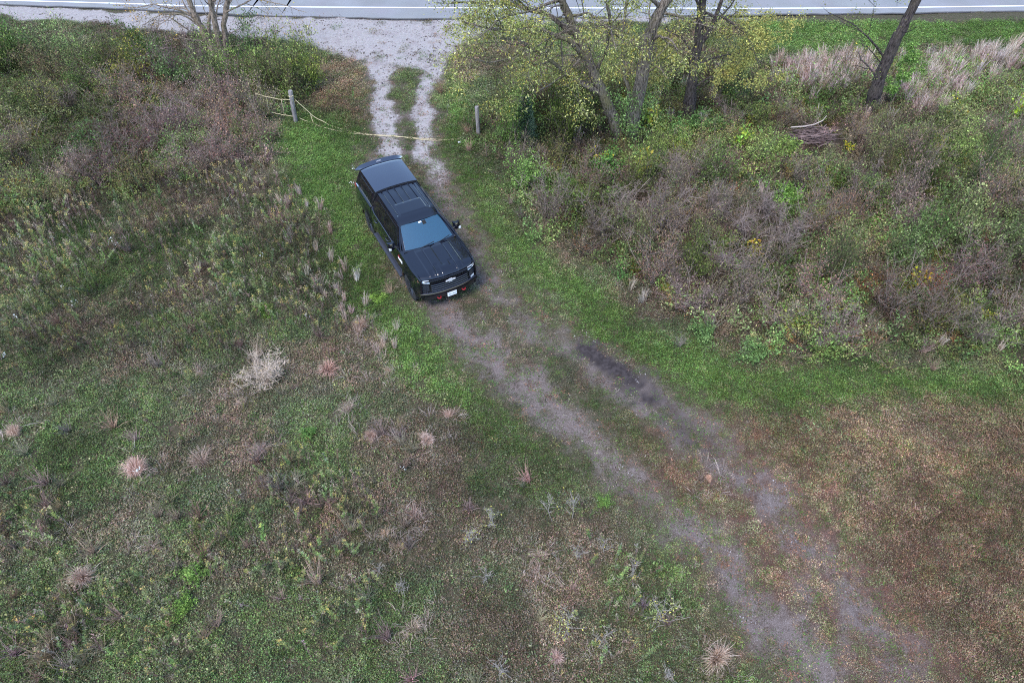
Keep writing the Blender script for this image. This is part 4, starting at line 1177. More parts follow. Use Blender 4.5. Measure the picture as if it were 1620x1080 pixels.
# ---- hand placed ones that stand out
NAMED = [
 ('leafy', 20, 112, 2.2, 1.3, 'bright green leafy shrub at the thicket end nearest the far road curve', (1.1, 1.2, .75)),
 ('leafy', 85, 116, 2.0, 1.2, 'dark green shrub second along the gravel from the thicket end', (.85, .95, .9)),
 ('fine', 150, 124, 1.7, 1.2, 'dull green shrub in the thicket left of the golden olive one', (.9, 1, .85)),
 ('leafy', 222, 132, 2.0, 1.2, 'golden olive shrub in the thicket left of the bare-twigged tree', (1.35, 1.05, .55)),
 ('leafy', 285, 140, 1.9, 1.2, 'bluish green shrub below the bare-twigged leaning tree', (.85, 1.05, .9)),
 ('leafy', 345, 150, 1.9, 1.25, 'dusty green shrub in front of the leaning multi-stem tree', (1.0, 1.05, 1.0)),
 ('leafy', 405, 150, 2.6, 1.3, 'tall bright green shrub rising over the gravel shoulder', (1.15, 1.25, .85)),
 ('leafy', 448, 152, 2.9, 1.3, 'tall olive shrub at the thicket corner above the left fence post', (1.25, 1.2, .95)),
 ('leafy', 492, 142, 2.5, 1.0, 'yellow-green shrub at the thicket corner nearest the gravel apron', (1.45, 1.35, .75)),
 ('brown', 195, 165, 1.8, 1.4, 'tan-brown twiggy shrub in the middle of the left thicket', (1.1, .95, .85)),
 ('brown', 300, 215, 1.6, 1.5, 'purplish brown shrub in the lower left thicket', (.95, .85, .9)),
 ('brown', 330, 260, 1.3, 1.2, 'grey-purple bare shrub at the front of the left thicket', (.9, .85, .95)),
 ('fine', 390, 235, 1.2, 1.0, 'fresh green low shrub left of the mown path edge', (.95, 1.15, .8)),
 ('fine', 80, 185, 1.6, 1.3, 'olive shrub with yellowish crown deep in the left thicket', (1.2, 1.2, .75)),
 ('vine', 35, 300, .7, .6, 'orange-leaved vine low at the front of the left thicket', (1.25, .75, .45)),
 ('vine', 1012, 285, 1.9, .5, 'pale large-leaved vine climbing just below the twin trunk tree', (1.2, 1.1, 1.0)),
 ('vine', 1020, 205, 1.6, .8, 'yellow-green leaf cluster against the foot of the twin trunks', (1.0, 1.0, .7)),
 ('vine', 1172, 240, 1.4, .6, 'bright green large-leaved vine between twin trunk tree and brush pile', (.85, 1.15, .8)),
 ('vine', 945, 262, .9, .6, 'small yellow-leaved vine left below the twin trunks', (1.2, 1.15, .6)),
 ('vine', 1445, 455, 1.0, .5, 'golden-yellow leaved plant in the middle of the right thicket', (1.5, 1.15, .3)),
 ('vine', 1190, 410, .8, .6, 'orange and yellow leaved plant beside the bare grey shrub', (1.2, .85, .5)),
 ('vine', 1510, 190, 1.1, .5, 'yellow-leaved plant right of the pale tall grass', (1.3, 1.1, .5)),
 ('vine', 1600, 190, 1.6, .6, 'lime-yellow plant at the edge of the right thicket', (1.2, 1.25, .55)),
 ('vine', 1480, 235, .8, .4, 'small bright yellow plant below the pale tall grass', (1.4, 1.2, .4)),
 ('vine', 1340, 240, .5, .3, 'tiny yellow plant right below the brush pile', (1.4, 1.2, .4)),
 ('grey', 1235, 395, 1.6, 1.0, 'bare grey shrub with radiating twigs in the right thicket', (1.1, 1.0, 1.05)),
 ('grey', 1045, 375, 2.0, 1.0, 'tall bare pinkish-grey shrub between the twin trunk tree and mown edge', (1.15, .95, 1.0)),
 ('grey', 1130, 350, 1.6, .8, 'bare mauve-grey shrub below the large-leaved green vine', (1.0, .9, 1.0)),
 ('herb', 930, 330, .9, 1.2, 'bright green leafy weed patch below the twin trunks', (1.05, 1.15, .75)),
 ('herb', 885, 320, .7, .8, 'lush green weed clump left of the bright weed patch', (1, 1.15, .75)),
 ('herb', 1110, 215, 1.2, 1.2, 'blue-green leafy weed at the foot of the slender dark tree', (.9, 1.05, .9)),
 ('herb', 1185, 560, .7, .7, 'pale blue-green weed clump on the mown edge', (.92, 1.08, .98)),
 ('herb', 1110, 535, .7, .6, 'grey-green weed clump where the right thicket meets the grass', (.9, 1.0, .95)),
 ('leafy', 1410, 420, 1.7, 1.0, 'dusty green shrub left of the golden-yellow plant', (.95, 1.05, .95)),
 ('leafy', 1500, 410, 1.8, 1.1, 'grey-green shrub right of the golden-yellow plant', (1.0, 1.05, .95)),
 ('leafy', 1372, 330, 1.5, 1.0, 'mid green shrub below and right of the brush pile', (.9, 1.05, .8)),
 ('brown', 1460, 470, 1.2, .7, 'reddish stemmed shrub below the golden-yellow plant', (1.5, .55, .5)),
 ('leafy', 1585, 420, 1.9, 1.2, 'dense dusty green shrub nearest the far right of the thicket', (.95, .95, .9)),
]
for i, a in enumerate(NAMED):
    shrub(*a[:5], a[5], a[6])
# ---- the rest of the thickets: alike shrubs share a label per kind and place
LATER = []
def later(desc, marks, p, o):
    LATER.append((desc, marks, (p[0], p[1]), o))
LM_L = [('left fence post', 468, 194), ('bare-twigged leaning tree', 345, 110), ('golden olive shrub', 222, 112), ('tan-brown twiggy shrub', 195, 165), ('purplish brown shrub', 300, 215), ('orange-leaved vine', 35, 300), ('far left shrub by the gravel', 20, 84)]
LM_R = [('twin trunk tree', 985, 222), ('slender dark tree', 1090, 186), ('right fence post', 757, 213), ('blue-green juniper', 830, 232), ('brush pile', 1285, 222), ('thick bare trunk', 1376, 178), ('bare grey radiating shrub', 1235, 395), ('golden-yellow leaved plant', 1445, 455), ('lime-yellow plant', 1600, 190), ('tall pinkish bare shrub', 1045, 375), ('pale blue-green weed clump', 1185, 560), ('bright weed patch', 930, 330)]
def finish_labels():
    groups = {}
    for desc, marks, p, o in LATER:
        x_, y_ = px_of(p)
        m_ = min(marks, key=lambda q: (q[1] - x_) ** 2 + 1.6 * (q[2] - y_) ** 2)
        dx, dy = x_ - m_[1], y_ - m_[2]
        way = ('left of' if dx < 0 else 'right of') if abs(dx) > 1.2 * abs(dy) else ('behind' if dy < 0 else 'in front of')
        groups.setdefault((desc, way, m_[0]), []).append((dx * dx + dy * dy, o))
    nth = 'nearest second third fourth fifth sixth seventh eighth ninth tenth eleventh twelfth thirteenth fourteenth fifteenth sixteenth seventeenth eighteenth nineteenth twentieth twenty-first twenty-second twenty-third twenty-fourth twenty-fifth twenty-sixth twenty-seventh twenty-eighth twenty-ninth thirtieth thirty-first thirty-second thirty-third thirty-fourth thirty-fifth thirty-sixth thirty-seventh thirty-eighth thirty-ninth fortieth'.split()
    for (desc, way, m_), rows in groups.items():
        rows.sort(key=lambda q: q[0])
        for k, (_, o) in enumerate(rows):
            o['label'] = f'{desc} {way} the {m_}, ' + (nth[k] if k < 40 else 'farthest') + ' one'
BRUSH = G(1285, 222)[:2]
def off_pile(x, y):
    return (np.abs(x - BRUSH[0]) > 1.35) | (y > BRUSH[1] + .7) | (y < BRUSH[1] - 1.9)
def fill(poly, n, choose, mind, seed):
    g = np.random.default_rng(seed)
    P = np.array(poly); out = []
    for _ in range(n * 40):
        p = g.uniform(P.min(0), P.max(0))
        if len(out) >= n: break
        if not in_view(p[:1], p[1:], 60, 30)[0] or poly_sd(p[:1], p[1:], P)[0] < .5: continue
        if not off_pile(p[0], p[1]): continue
        if any((p[0] - q[0]) ** 2 + (p[1] - q[1]) ** 2 < mind ** 2 for q in out): continue
        out.append(p); choose(p, g)
def px_of(p):
    d = p[1] * CP + CAM_H * SP
    return 810 + 1080 * p[0] / d, 540 - 1080 * (p[1] * SP - CAM_H * CP) / d
def left_choice(p, g):
    x_, y_ = px_of(p)
    dead = math.exp(-((x_ - 270) / 130) ** 2 - ((y_ - 225) / 75) ** 2)
    r = g.random()
    if r < dead * .95: kind, t = 'brown', (1.0, .88, .88)
    elif y_ < 125: kind, t = ('leafy', 'fine')[int(g.random() < .25)], (.95, 1.05, .8)
    else: kind, t = g.choice(['fine', 'fine', 'leafy', 'brown']), (1.0, 1.05, .85)
    t = tuple(np.array(t) * g.uniform(.8, 1.2) * (.55 + .85 * sst(.32, .68, float(fbm(p[0], p[1], 3.0, 233)))) * np.clip(g.normal(1, .09, 3), .8, 1.25))
    hs = {'leafy': 1.9, 'fine': 1.6, 'brown': 1.6}[kind] * (.65 + .75 * sst(.3, .7, fbm(p[0], p[1], 4.0, 231))) * g.uniform(.85, 1.15) * (1.1 if y_ < 200 else .85)
    lab = {'leafy': 'green leafy shrub massed in the thicket left of the gravel entrance', 'fine': 'small-leaved olive shrub massed in the thicket left of the entrance', 'brown': 'brown half-bare shrub massed in the thicket left of the entrance'}[kind]
    later('small-leaved olive shrub' if kind == 'fine' else 'half-bare brown shrub' if kind == 'brown' else 'green leafy shrub', LM_L, p,
        shrub(kind, 0, 0, hs, g.uniform(.95, 1.4), lab, t, xy=p, group={'leafy': 'green', 'fine': 'olive', 'brown': 'brown'}[kind] + ' shrubs of the left thicket'))
fill(THICK_L, 105, left_choice, 1.1, 5)
def right_choice(p, g):
    x_, y_ = px_of(p)
    if 1180 < x_ and y_ < 190: return
    dead = math.exp(-((x_ - 1150) / 170) ** 2 - ((y_ - 380) / 90) ** 2) + .8 * math.exp(-((x_ - 1500) / 130) ** 2 - ((y_ - 320) / 70) ** 2)
    r = g.random()
    if r < dead * .45: kind, t = g.choice(['grey', 'brown', 'brown']), (1.05, .95, .88)
    elif x_ < 1250 and y_ < 330: kind, t = g.choice(['herb', 'fine', 'fine', 'leafy', 'brown']), (1.0, 1.12, .75)
    else: kind, t = g.choice(['fine', 'leafy', 'brown', 'brown', 'fine']), (1.0, .98, .88)
    t = tuple(np.array(t) * g.uniform(.8, 1.2) * (.55 + .85 * sst(.32, .68, float(fbm(p[0], p[1], 3.0, 233)))) * np.clip(g.normal(1, .09, 3), .8, 1.25))
    if y_ > 440: t = tuple(np.array(t) * [.78, .80, .84])
    hs = {'leafy': 1.85, 'fine': 1.6, 'brown': 1.6, 'grey': 1.4, 'herb': .9}[kind] * g.uniform(.85, 1.15) * (.62 + .8 * sst(.3, .7, fbm(p[0], p[1], 3.6, 232)))
    lab = {'leafy': 'green leafy shrub massed in the thicket right of the track', 'fine': 'small-leaved dull green shrub massed in the thicket right of the track', 'brown': 'brown half-bare shrub massed in the thicket right of the track', 'grey': 'grey bare-twigged shrub massed in the thicket right of the track', 'herb': 'low green weed bush under the trees right of the track'}[kind]
    later({'leafy': 'green leafy shrub', 'fine': 'small-leaved dull shrub', 'brown': 'half-bare brown shrub', 'grey': 'bare grey shrub', 'herb': 'low green weed bush'}[kind], LM_R, p,
        shrub(kind, 0, 0, hs, g.uniform(.8, 1.25), lab, t, xy=p, group={'leafy': 'green shrubs', 'fine': 'dull green shrubs', 'brown': 'brown shrubs', 'grey': 'bare shrubs', 'herb': 'weed bushes'}[kind] + ' of the right thicket'))
fill(THICK_R, 140, right_choice, 1.1, 6)

# juniper
def juniper(px, py, h, w, label):
    g = np.random.default_rng(91)
    o = empty('juniper', tuple(P3(px, py)), 0, label, 'evergreen')
    bt, bl = Buf(), Buf()
    tube(bt, wander((0, 0, -.05), (0, 0, 1), h * .9, 5, g, .04, .1), np.linspace(.05, .01, 6), 6)
    n = 5200
    t = g.random(n) ** .8; a = g.random(n) * 6.283
    r = w * (1 - t * .72) * (1 + .28 * np.sin(a * 5 + t * 17) * np.sin(t * 23)) * g.uniform(.35, 1.05, n)
    c = np.stack([r * np.cos(a), r * np.sin(a), .05 + t * h], 1)
    d = unit(np.stack([np.cos(a), np.sin(a), g.normal(.9, .5, n)], 1))
    col = np.array([lin(92, 112, 90), lin(78, 98, 78), lin(108, 126, 102)])[g.integers(0, 3, n)] * g.uniform(.6, 1.3, (n, 1))
    leaves(bl, c, d, rdir(n, 0, g), g.uniform(.07, .14, n), .03, col)
    link('trunk', bt.mesh('trunk', [BARK_DARK]), o); link('crown', bl.mesh('crown', [M_LEAF]), o)
juniper(830, 232, 2.0, .5, 'dark blue-green narrow juniper left of the twin trunk tree')

# ------------------------------------------------------------------ weeds: goldenrod stalks, dry stems, grass tufts
def stalk_mesh(g, h, dry, mat=(None, None), nl=72):
    b = Buf()
    pa = wander((0, 0, -.03), (g.normal(0, .1), g.normal(0, .1), 1), h, 5, g, .06, .0)
    st = lin(112, 92, 82) if dry > .5 else lin(108, 100, 76)
    tube(b, pa, np.linspace(.007, .003, 6), 3, st, 1)
    t = g.uniform(.12 if dry < .8 else .35, 1, nl) ** .8
    q = t * 5; i = np.minimum(q.astype(int), 4)
    c = pa[i] + (pa[i + 1] - pa[i]) * (q - i)[:, None]
    a = g.random(nl) * 6.283
    d = unit(np.stack([np.cos(a), np.sin(a), g.normal(1.15, .4, nl)], 1))
    up = np.clip((t - dry * .9) / .15, 0, 1)[:, None]
    col = (1 - up) * lin(128, 108, 98) + up * np.array([lin(130, 144, 92), lin(146, 154, 94), lin(114, 132, 86)])[g.integers(0, 3, nl)]
    col = col * g.uniform(.7, 1.3, (nl, 1))
    L = g.uniform(.07, .125, nl) * (1.15 - .5 * t) * np.where(up[:, 0] > .5, 1, .6)
    leaves(b, c, d, rdir(nl, 1, g), L, L * .24, col, m=0)
    n2 = 12                                     # tip plume
    c = pa[-1] + g.normal(0, 1, (n2, 3)) * [.03, .03, .05]
    pc = [lin(160, 144, 124), lin(168, 150, 90), lin(140, 122, 108)][int(g.integers(0, 3))] if dry > .3 else lin(150, 160, 88)
    leaves(b, c, rdir(n2, .8, g), rdir(n2, 0, g), .05, .018, pc * g.uniform(.8, 1.2, (n2, 1)))
    return b
def both(bufs, nm):
    return [b.mesh(nm, [M_LEAF, M_STEM]) for b in bufs], [b.mesh(nm, [M_GN, M_GN]) for b in bufs]
g2 = np.random.default_rng(202)
ST_G, ST_G2 = both([stalk_mesh(g2, g2.uniform(.75, 1.1), g2.uniform(.2, .55)) for _ in range(7)], 'goldenrod_stalk')
ST_D, ST_D2 = both([stalk_mesh(g2, g2.uniform(.6, 1.0), g2.uniform(.8, 1.1), nl=34) for _ in range(5)], 'dry_stalk')

PATCHES = [GP(q) for q in (
    [(380, 690), (470, 715), (600, 750), (625, 830), (560, 900), (470, 880), (430, 850), (330, 900), (300, 850), (380, 780)],
    [(400, 880), (500, 850), (530, 960), (430, 985)], [(510, 870), (615, 890), (610, 1030), (500, 1020)],
    [(0, 930), (200, 940), (330, 960), (350, 1075), (0, 1075)], [(950, 860), (1075, 880), (1075, 1010), (960, 1010)], [(-40, 800), (110, 800), (120, 900), (-40, 910)])]
def patch_weight(x, y):
    return np.max([sst(-.5, .5, poly_sd(x, y, q) + (fbm(x, y, 1.0, 143) - .5) * 1.6) for q in PATCHES], 0)
def stand_weight(x, y):
    f = fields(x, y)
    open_ = (1 - f['gl']) * (1 - f['gr']) * (1 - f['wear']) * (1 - f['brown']) * (1 - f['gravel'])
    left = (x < -1.5) | (y < 10)
    n = fbm(x, y, 2.4, 141)
    st = f['stand'] * (.35 + .65 * sst(.38, .55, n))
    low = (1 - f['stand']) * (1 - f['tl']) * (1 - f['tr']) * (sst(.58, .7, n) * left * .2 + .62 * patch_weight(x, y))
    return open_ * (st + low), f, n
x, y = cand(24, yr=(4.2, 30))
w_, f, n = stand_weight(x, y)
k = (rng.random(len(x)) < w_ * .95)
x, y, n, sta = x[k], y[k], n[k], f['stand'][k]
dryp = np.where(sta > .5, .42 + .5 * sst(.56, .42, fbm(x, y, 1.7, 151)), .6)
isdry = rng.random(len(x)) < dryp
LM_F = [('largest pinkish tan tuft', 217, 752), ('pale tan tuft', 134, 915), ('dull brown tuft', 322, 735), ('reddish tuft', 518, 588), ('pale dry bush', 424, 600), ('pale spiky tuft', 672, 700), ('round straw tuft', 655, 998), ('dark-centred pale tuft', 852, 882), ('tallest yellow-leaved sapling', 900, 1005), ('slim upright sapling', 745, 860), ('first bright green weed', 315, 905), ('mauve-brown flattened tuft', 240, 868), ('mauve-grey tuft', 415, 715), ('straw tuft far left', 30, 690), ('yellowish straw tuft', 610, 848), ('pale spreading tuft by the track', 1130, 1042), ('leaning brown tuft', 65, 842), ('small pale tuft', 385, 640), ('faded tuft', 318, 592), ('pale flower heads far left', 60, 480), ('orange-leaved vine', 35, 300), ('second flower heads', 125, 500), ('upright pinkish tuft', 590, 697), ('violet-grey twig bunch', 600, 905)]
order = np.argsort(y)                          # the nearest ones show largest
near, rest_ = order[:300], order[300:]
for i in near:
    dry = bool(isdry[i])
    in_st = sta[i] > .5
    src = ST_D if dry else ST_G
    o = link('dry_stalk' if dry else 'goldenrod_stalk', src[rng.integers(0, len(src))], loc=(x[i], y[i], float(hz(x[i], y[i]))), rz=float(rng.random() * 6.28))
    s_ = float(rng.uniform(.6, 1.05))
    o.scale = (s_ * 1.15, s_ * 1.15, s_ * (1 if in_st else .9))
    t = rng.uniform(.8, 1.25) * np.clip(rng.normal(1, .08, 3), .8, 1.2)
    o.color = (*t, 1)
    later('dry brown weed stalk' if dry else 'green-topped goldenrod stalk', LM_F, (x[i], y[i]), o)
    if dry: tag(o, 'dry brown weed stalk standing in the open field' if not in_st else 'dry brown weed stalk in the stand left of the truck', 'weed', 'dry weed stalks' + (' in the stand' if in_st else ' in the field'))
    else: tag(o, 'green-topped goldenrod stalk standing in the open field' if not in_st else 'green-topped goldenrod stalk in the stand left of the truck', 'weed', 'goldenrod stalks' + (' in the stand' if in_st else ' in the field'))
i = rest_
ti = (.60 + .62 * sst(.35, .65, fbm(x[i], y[i], 2.6, 234)))[:, None] * rng.uniform(.8, 1.2, (len(i), 1)) * np.clip(rng.normal(1, .08, (len(i), 3)), .8, 1.2)
sc = rng.uniform(.65, 1.1, (len(i), 1)) * np.array([1.15, 1.15, 1])
scatter('weeds', ST_G2 + ST_D2, x[i], y[i], sc, ti, tilt=.06, idx=np.where(isdry[i], rng.integers(7, 12, len(i)), rng.integers(0, 7, len(i))))

# low leafy and twiggy undergrowth: in the thickets and thinly over the field
def clump(g, h, w, nl, L, asp, cols, nst, twig):
    b = Buf(); an = []
    for _ in range(nst):
        a = g.random() * 6.283
        pa = wander((0, 0, -.02), (math.cos(a) * w / h, math.sin(a) * w / h, 1), h * g.uniform(.6, 1.1), 3, g, .2, .0)
        tube(b, pa, np.linspace(.006, .002, 4), 3, np.array(twig) * g.uniform(.7, 1.4)); an.append(pa)
    if nl: leaf_cloud(b, an, nl, g, L, asp, .05, np.array(cols), .3, .1)
    return b.mesh('clump', [M_GN])
C1 = (lin(116, 138, 82), lin(100, 122, 70), lin(136, 138, 92))
C2 = (lin(146, 118, 106), lin(128, 104, 94), lin(158, 134, 116))
UND = [clump(g2, .75, .45, 170, (.04, .085), .45, C1, 9, (.12, .10, .06)) for _ in range(4)] + [clump(g2, .7, .45, 80, (.03, .06), .4, C2, 18, (.17, .13, .115)) for _ in range(4)]
LOWW = [clump(g2, .26, .20, 60, (.035, .07), .45, C1, 6, (.12, .10, .06)) for _ in range(4)] + [clump(g2, .60, .20, 30, (.02, .05), .35, C2, 40, (.34, .255, .195)) for _ in range(4)]
x, y = cand(9, yr=(4, 36))
f = fields(x, y)
th = np.maximum(f['tl'], f['tr'])
n = fbm(x, y, 1.9, 161)
k = rng.random(len(x)) < th * (1 - f['gl']) * (1 - f['gr'] * .8) * (1 - f['gravel']) * (1 - .7 * f['mown']) * (.45 + .9 * sst(.35, .6, n)) * (1 - f['wear'])
k &= off_pile(x, y)
x, y, n = x[k], y[k], n[k]
n2 = fbm(x, y, 2.8, 171)
dryk = rng.random(len(x)) < .25 + .55 * sst(.42, .6, n2)
tint = (.6 + .8 * sst(.32, .68, fbm(x, y, 3.0, 233)))[:, None] * np.where((rng.random((len(x), 1)) < .05), [[1.35, 1.0, .5]], [[1, 1.04, .9]]) * rng.uniform(.8, 1.35, (len(x), 1)) * np.clip(rng.normal(1, .10, (len(x), 3)), .8, 1.2)
scatter('undergrowth', UND, x, y, rng.uniform(.65, 1.35, len(x)) * (.8 + .5 * n), tint, tilt=.12, idx=np.where(dryk, rng.integers(4, 8, len(x)), rng.integers(0, 4, len(x))))
x, y = cand(9, yr=(4, 36))
f = fields(x, y)
n = fbm(x, y, 1.3, 181)
op = (1 - f['gl'] * .9) * (1 - f['gr'] * .75) * (1 - f['wear']) * (1 - f['gravel']) * (1 - f['mown']) * (1 - f['brown'] * .93)
k = rng.random(len(x)) < op * (.14 + .34 * sst(.48, .62, n) * sst(.42, .6, fbm(x, y, .55, 182)) + .55 * patch_weight(x, y)) * (1 - .5 * f['stand'])
x, y = x[k], y[k]
n2 = fbm(x, y, 2.2, 191)
dryk = rng.random(len(x)) < (.12 + .5 * sst(.45, .62, n2)) * (.25 + .75 * np.maximum(patch_weight(x, y), sst(.5, .62, n[k])))
tint = rng.uniform(.7, 1.2, (len(x), 1)) * np.clip(rng.normal(1, .09, (len(x), 3)), .8, 1.2)
scatter('low_weeds', LOWW, x, y, rng.uniform(.6, 1.35, len(x)), tint, tilt=.15, idx=np.where(dryk, rng.integers(4, 8, len(x)), rng.integers(0, 4, len(x))))

# pale tall grass beyond the trees
def tuft_buf(g, n, h, spread, bend, w, cols, jit=.22):
    """arching blades: up, over and down at the tip"""
    b = Buf()
    a = g.random(n) * 6.283; q = g.random(n) ** .6
    base = np.stack([np.cos(a) * q * .12, np.sin(a) * q * .12, np.full(n, -.02)], 1)
    a2 = a + g.normal(0, .55, n)
    out = np.stack([np.cos(a2), np.sin(a2), np.zeros(n)], 1) * (q * spread * g.uniform(.6, 1.2, n))[:, None]
    hh = h * g.uniform(.5, 1.1, n)
    z = lambda k: np.c_[np.zeros((n, 2)), hh * k]
    dr = bend * q * g.uniform(.4, 1.2, n)
    P = [base, base + out * .22 + z(.55), base + out * .62 + z(.90 - .25 * dr), base + out + z(1.0 - .75 * dr)]
    s = unit(np.cross(P[3] - base, rdir(n, 0, g))) * w / 2
    V = np.stack([base - s, base + s, P[1] - s, P[1] + s, P[2] - s * .8, P[2] + s * .8, P[3] - s * .3, P[3] + s * .3], 1)
    F = np.array([[0, 1, 3, 2], [2, 3, 5, 4], [4, 5, 7, 6]])[None] + np.arange(n)[:, None, None] * 8
    col = np.array(cols)[g.integers(0, len(cols), n)] * np.clip(1 + g.normal(0, jit, (n, 1)), .5, 1.6)
    b.add(V.reshape(-1, 3), F.reshape(-1, 4), np.repeat(col, 8, 0))
    return b
PINK = [lin(206, 184, 172), lin(190, 166, 154), lin(182, 152, 136), lin(216, 198, 186)]
PINK2 = [lin(222, 196, 184), lin(204, 178, 166), lin(188, 160, 146), lin(228, 208, 196), lin(130, 122, 96)]
TALL = [tuft_buf(g2, 46, .95, .26, .35, .011, PINK2).mesh('tall_grass', [M_GN]) for _ in range(4)]
x, y = cand(15, yr=(4, 35))
f = fields(x, y)
ln = (poly_sd(x, y, STAND) > -1.0) & (poly_sd(x, y, STAND) < 1.3) & (seg_dist(x, y, GP([(480, 330), (525, 430), (560, 500), (600, 550)])) < .9)
k = (rng.random(len(x)) < f['pale'] * (.3 + .8 * sst(.4, .6, fbm(x, y, 1.3, 201)))) | (ln & (rng.random(len(x)) < .14)) | (rng.random(len(x)) < .02 * f['tr'])
k &= off_pile(x, y)
x, y = x[k], y[k]
sm = np.where(y < 24, .62, 1.0)
scatter('tall_grass', TALL, x, y, rng.uniform(.7, 1.15, len(x)) * sm, rng.uniform(.75, 1.12, (len(x), 1)) * np.array([[1, 1, 1]]) * np.clip(rng.normal(1, .05, (len(x), 3)), .85, 1.15), tilt=.12)

# separate grass tufts
TUFT = [tuft_buf(g2, 420, .58, .32, .75, .007, PINK) .mesh('grass_tuft', [M_LEAF]) for _ in range(4)]
THIN = [tuft_buf(g2, 130, .5, .42, .85, .006, PINK).mesh('grass_tuft', [M_LEAF]) for _ in range(3)]
TUFTS = [
 (217, 752, 1.15, 0, 'dense pinkish tan grass tuft, largest in the open lower field', (1.15, 1, .95)),
 (134, 915, .9, 0, 'pale tan grass tuft below and left of the largest pink tuft', (1.1, 1.05, 1)),
 (322, 735, .95, 1, 'dull brown grass tuft right of the largest pink tuft', (.8, .72, .66)),
 (518, 588, .9, 0, 'reddish grass tuft beside the pale dry bush', (.98, .80, .74)),
 (552, 652, .85, 1, 'wispy tan grass tuft below the reddish tuft', (1.05, 1, .95)),
 (590, 697, .7, 0, 'upright pinkish tuft below the wispy tan tuft', (.95, .85, .8)),
 (672, 700, .75, 0, 'pale spiky tuft nearest the left track edge', (1.05, 1, .95)),
 (708, 660, .7, 1, 'flattened reddish tuft on the grass left of the track', (.98, .84, .78)),
 (614, 590, .6, 1, 'small straw tuft beside the mown grass edge', (1.05, .95, .85)),
 (655, 998, .8, 1, 'round straw tuft low in the field', (1.1, 1.05, .95)),
 (852, 882, .75, 1, 'pale tuft with a dark centre in the lower field', (1.1, 1, .95)),
 (855, 903, .55, 1, 'small tan tuft just below the dark-centred tuft', (1.0, .9, .8)),
 (1130, 1042, 1.0, 0, 'pale spreading tuft at the left edge of the track bottom', (1.05, 1, .9)),
 (610, 848, .6, 1, 'yellowish straw tuft in the middle field', (1.1, 1, .8)),
 (628, 868, .5, 1, 'smaller straw tuft right below the yellowish one', (1.0, .9, .75)),
 (658, 815, .6, 1, 'thin pink tuft above the yellowish straw tuft', (1.05, .85, .8)),
 (880, 1045, .6, 0, 'small pinkish tuft at the bottom of the field', (1.0, .9, .9)),
 (240, 868, .9, 1, 'mauve-brown flattened tuft left of the bright green weeds', (.8, .7, .68)),
 (65, 842, .9, 1, 'brown tuft leaning over near the left end of the field', (.8, .7, .66)),
 (572, 520, .9, 0, 'tan tuft where the goldenrod stand meets the mown grass', (1.0, .92, .82)),
 (602, 552, .8, 1, 'loose tan tuft at the lower tip of the goldenrod stand', (1.05, .95, .85)),
 (1122, 762, .4, 0, 'little straw tuft between the wheel tracks', (1.15, .95, .8)),
 (385, 640, .55, 1, 'small pale tuft below the goldenrod stand', (1.05, 1, .9)),
 (318, 592, .7, 1, 'faded tuft in front of the goldenrod stand', (.95, .88, .8)),
 (415, 715, .7, 1, 'mauve-grey tuft below the small pale tuft', (.95, .88, .92)),
 (30, 690, .7, 0, 'straw coloured tuft far left in the field', (1.05, .95, .85)),
]
for px, py, s_, thin, lab, t in TUFTS:
    src = (THIN if thin else TUFT)[int(g2.integers(0, 3))]
    o = link('grass_tuft', src, loc=tuple(P3(px, py)), rz=float(g2.random() * 6.28)); o.scale = (s_ * g2.uniform(.75, 1.15), s_ * g2.uniform(.75, 1.1), s_ * g2.uniform(.75, 1.05)); o.rotation_euler = (g2.normal(0, .22), g2.normal(0, .22), g2.random() * 6.28); o.color = (*t, 1)
    tag(o, lab, 'grass tuft', 'dry bunchgrass tufts')
# thin dry grass that grows round the tufts and ties them to the turf
tx, ty = [], []
for q in TUFTS:
    p = P3(q[0], q[1]); m_ = int(g2.integers(5, 12))
    tx += list(p[0] + g2.normal(0, .38, m_)); ty += list(p[1] + g2.normal(0, .30, m_))
tx, ty = np.array(tx), np.array(ty)
WISP = [tuft_buf(g2, 26, .38, .28, .8, .005, PINK2).mesh('dry_grass', [M_GN]) for _ in range(4)]
scatter('dry_grass', WISP, tx, ty, g2.uniform(.6, 1.2, len(tx)), g2.uniform(.6, .95, (len(tx), 1)) * np.ones((1, 3)), tilt=.35)
# pale dry bush
o = shrub('grey', 424, 596, .75, 1.0, 'pale straw-coloured dry bush in the goldenrod stand', (1.7, 1.6, 1.5), name='dry_bush', k=0)
for c in o.children:
    if c.name.startswith('stems'): c.color = (2.1, 2.15, 1.95, 1)
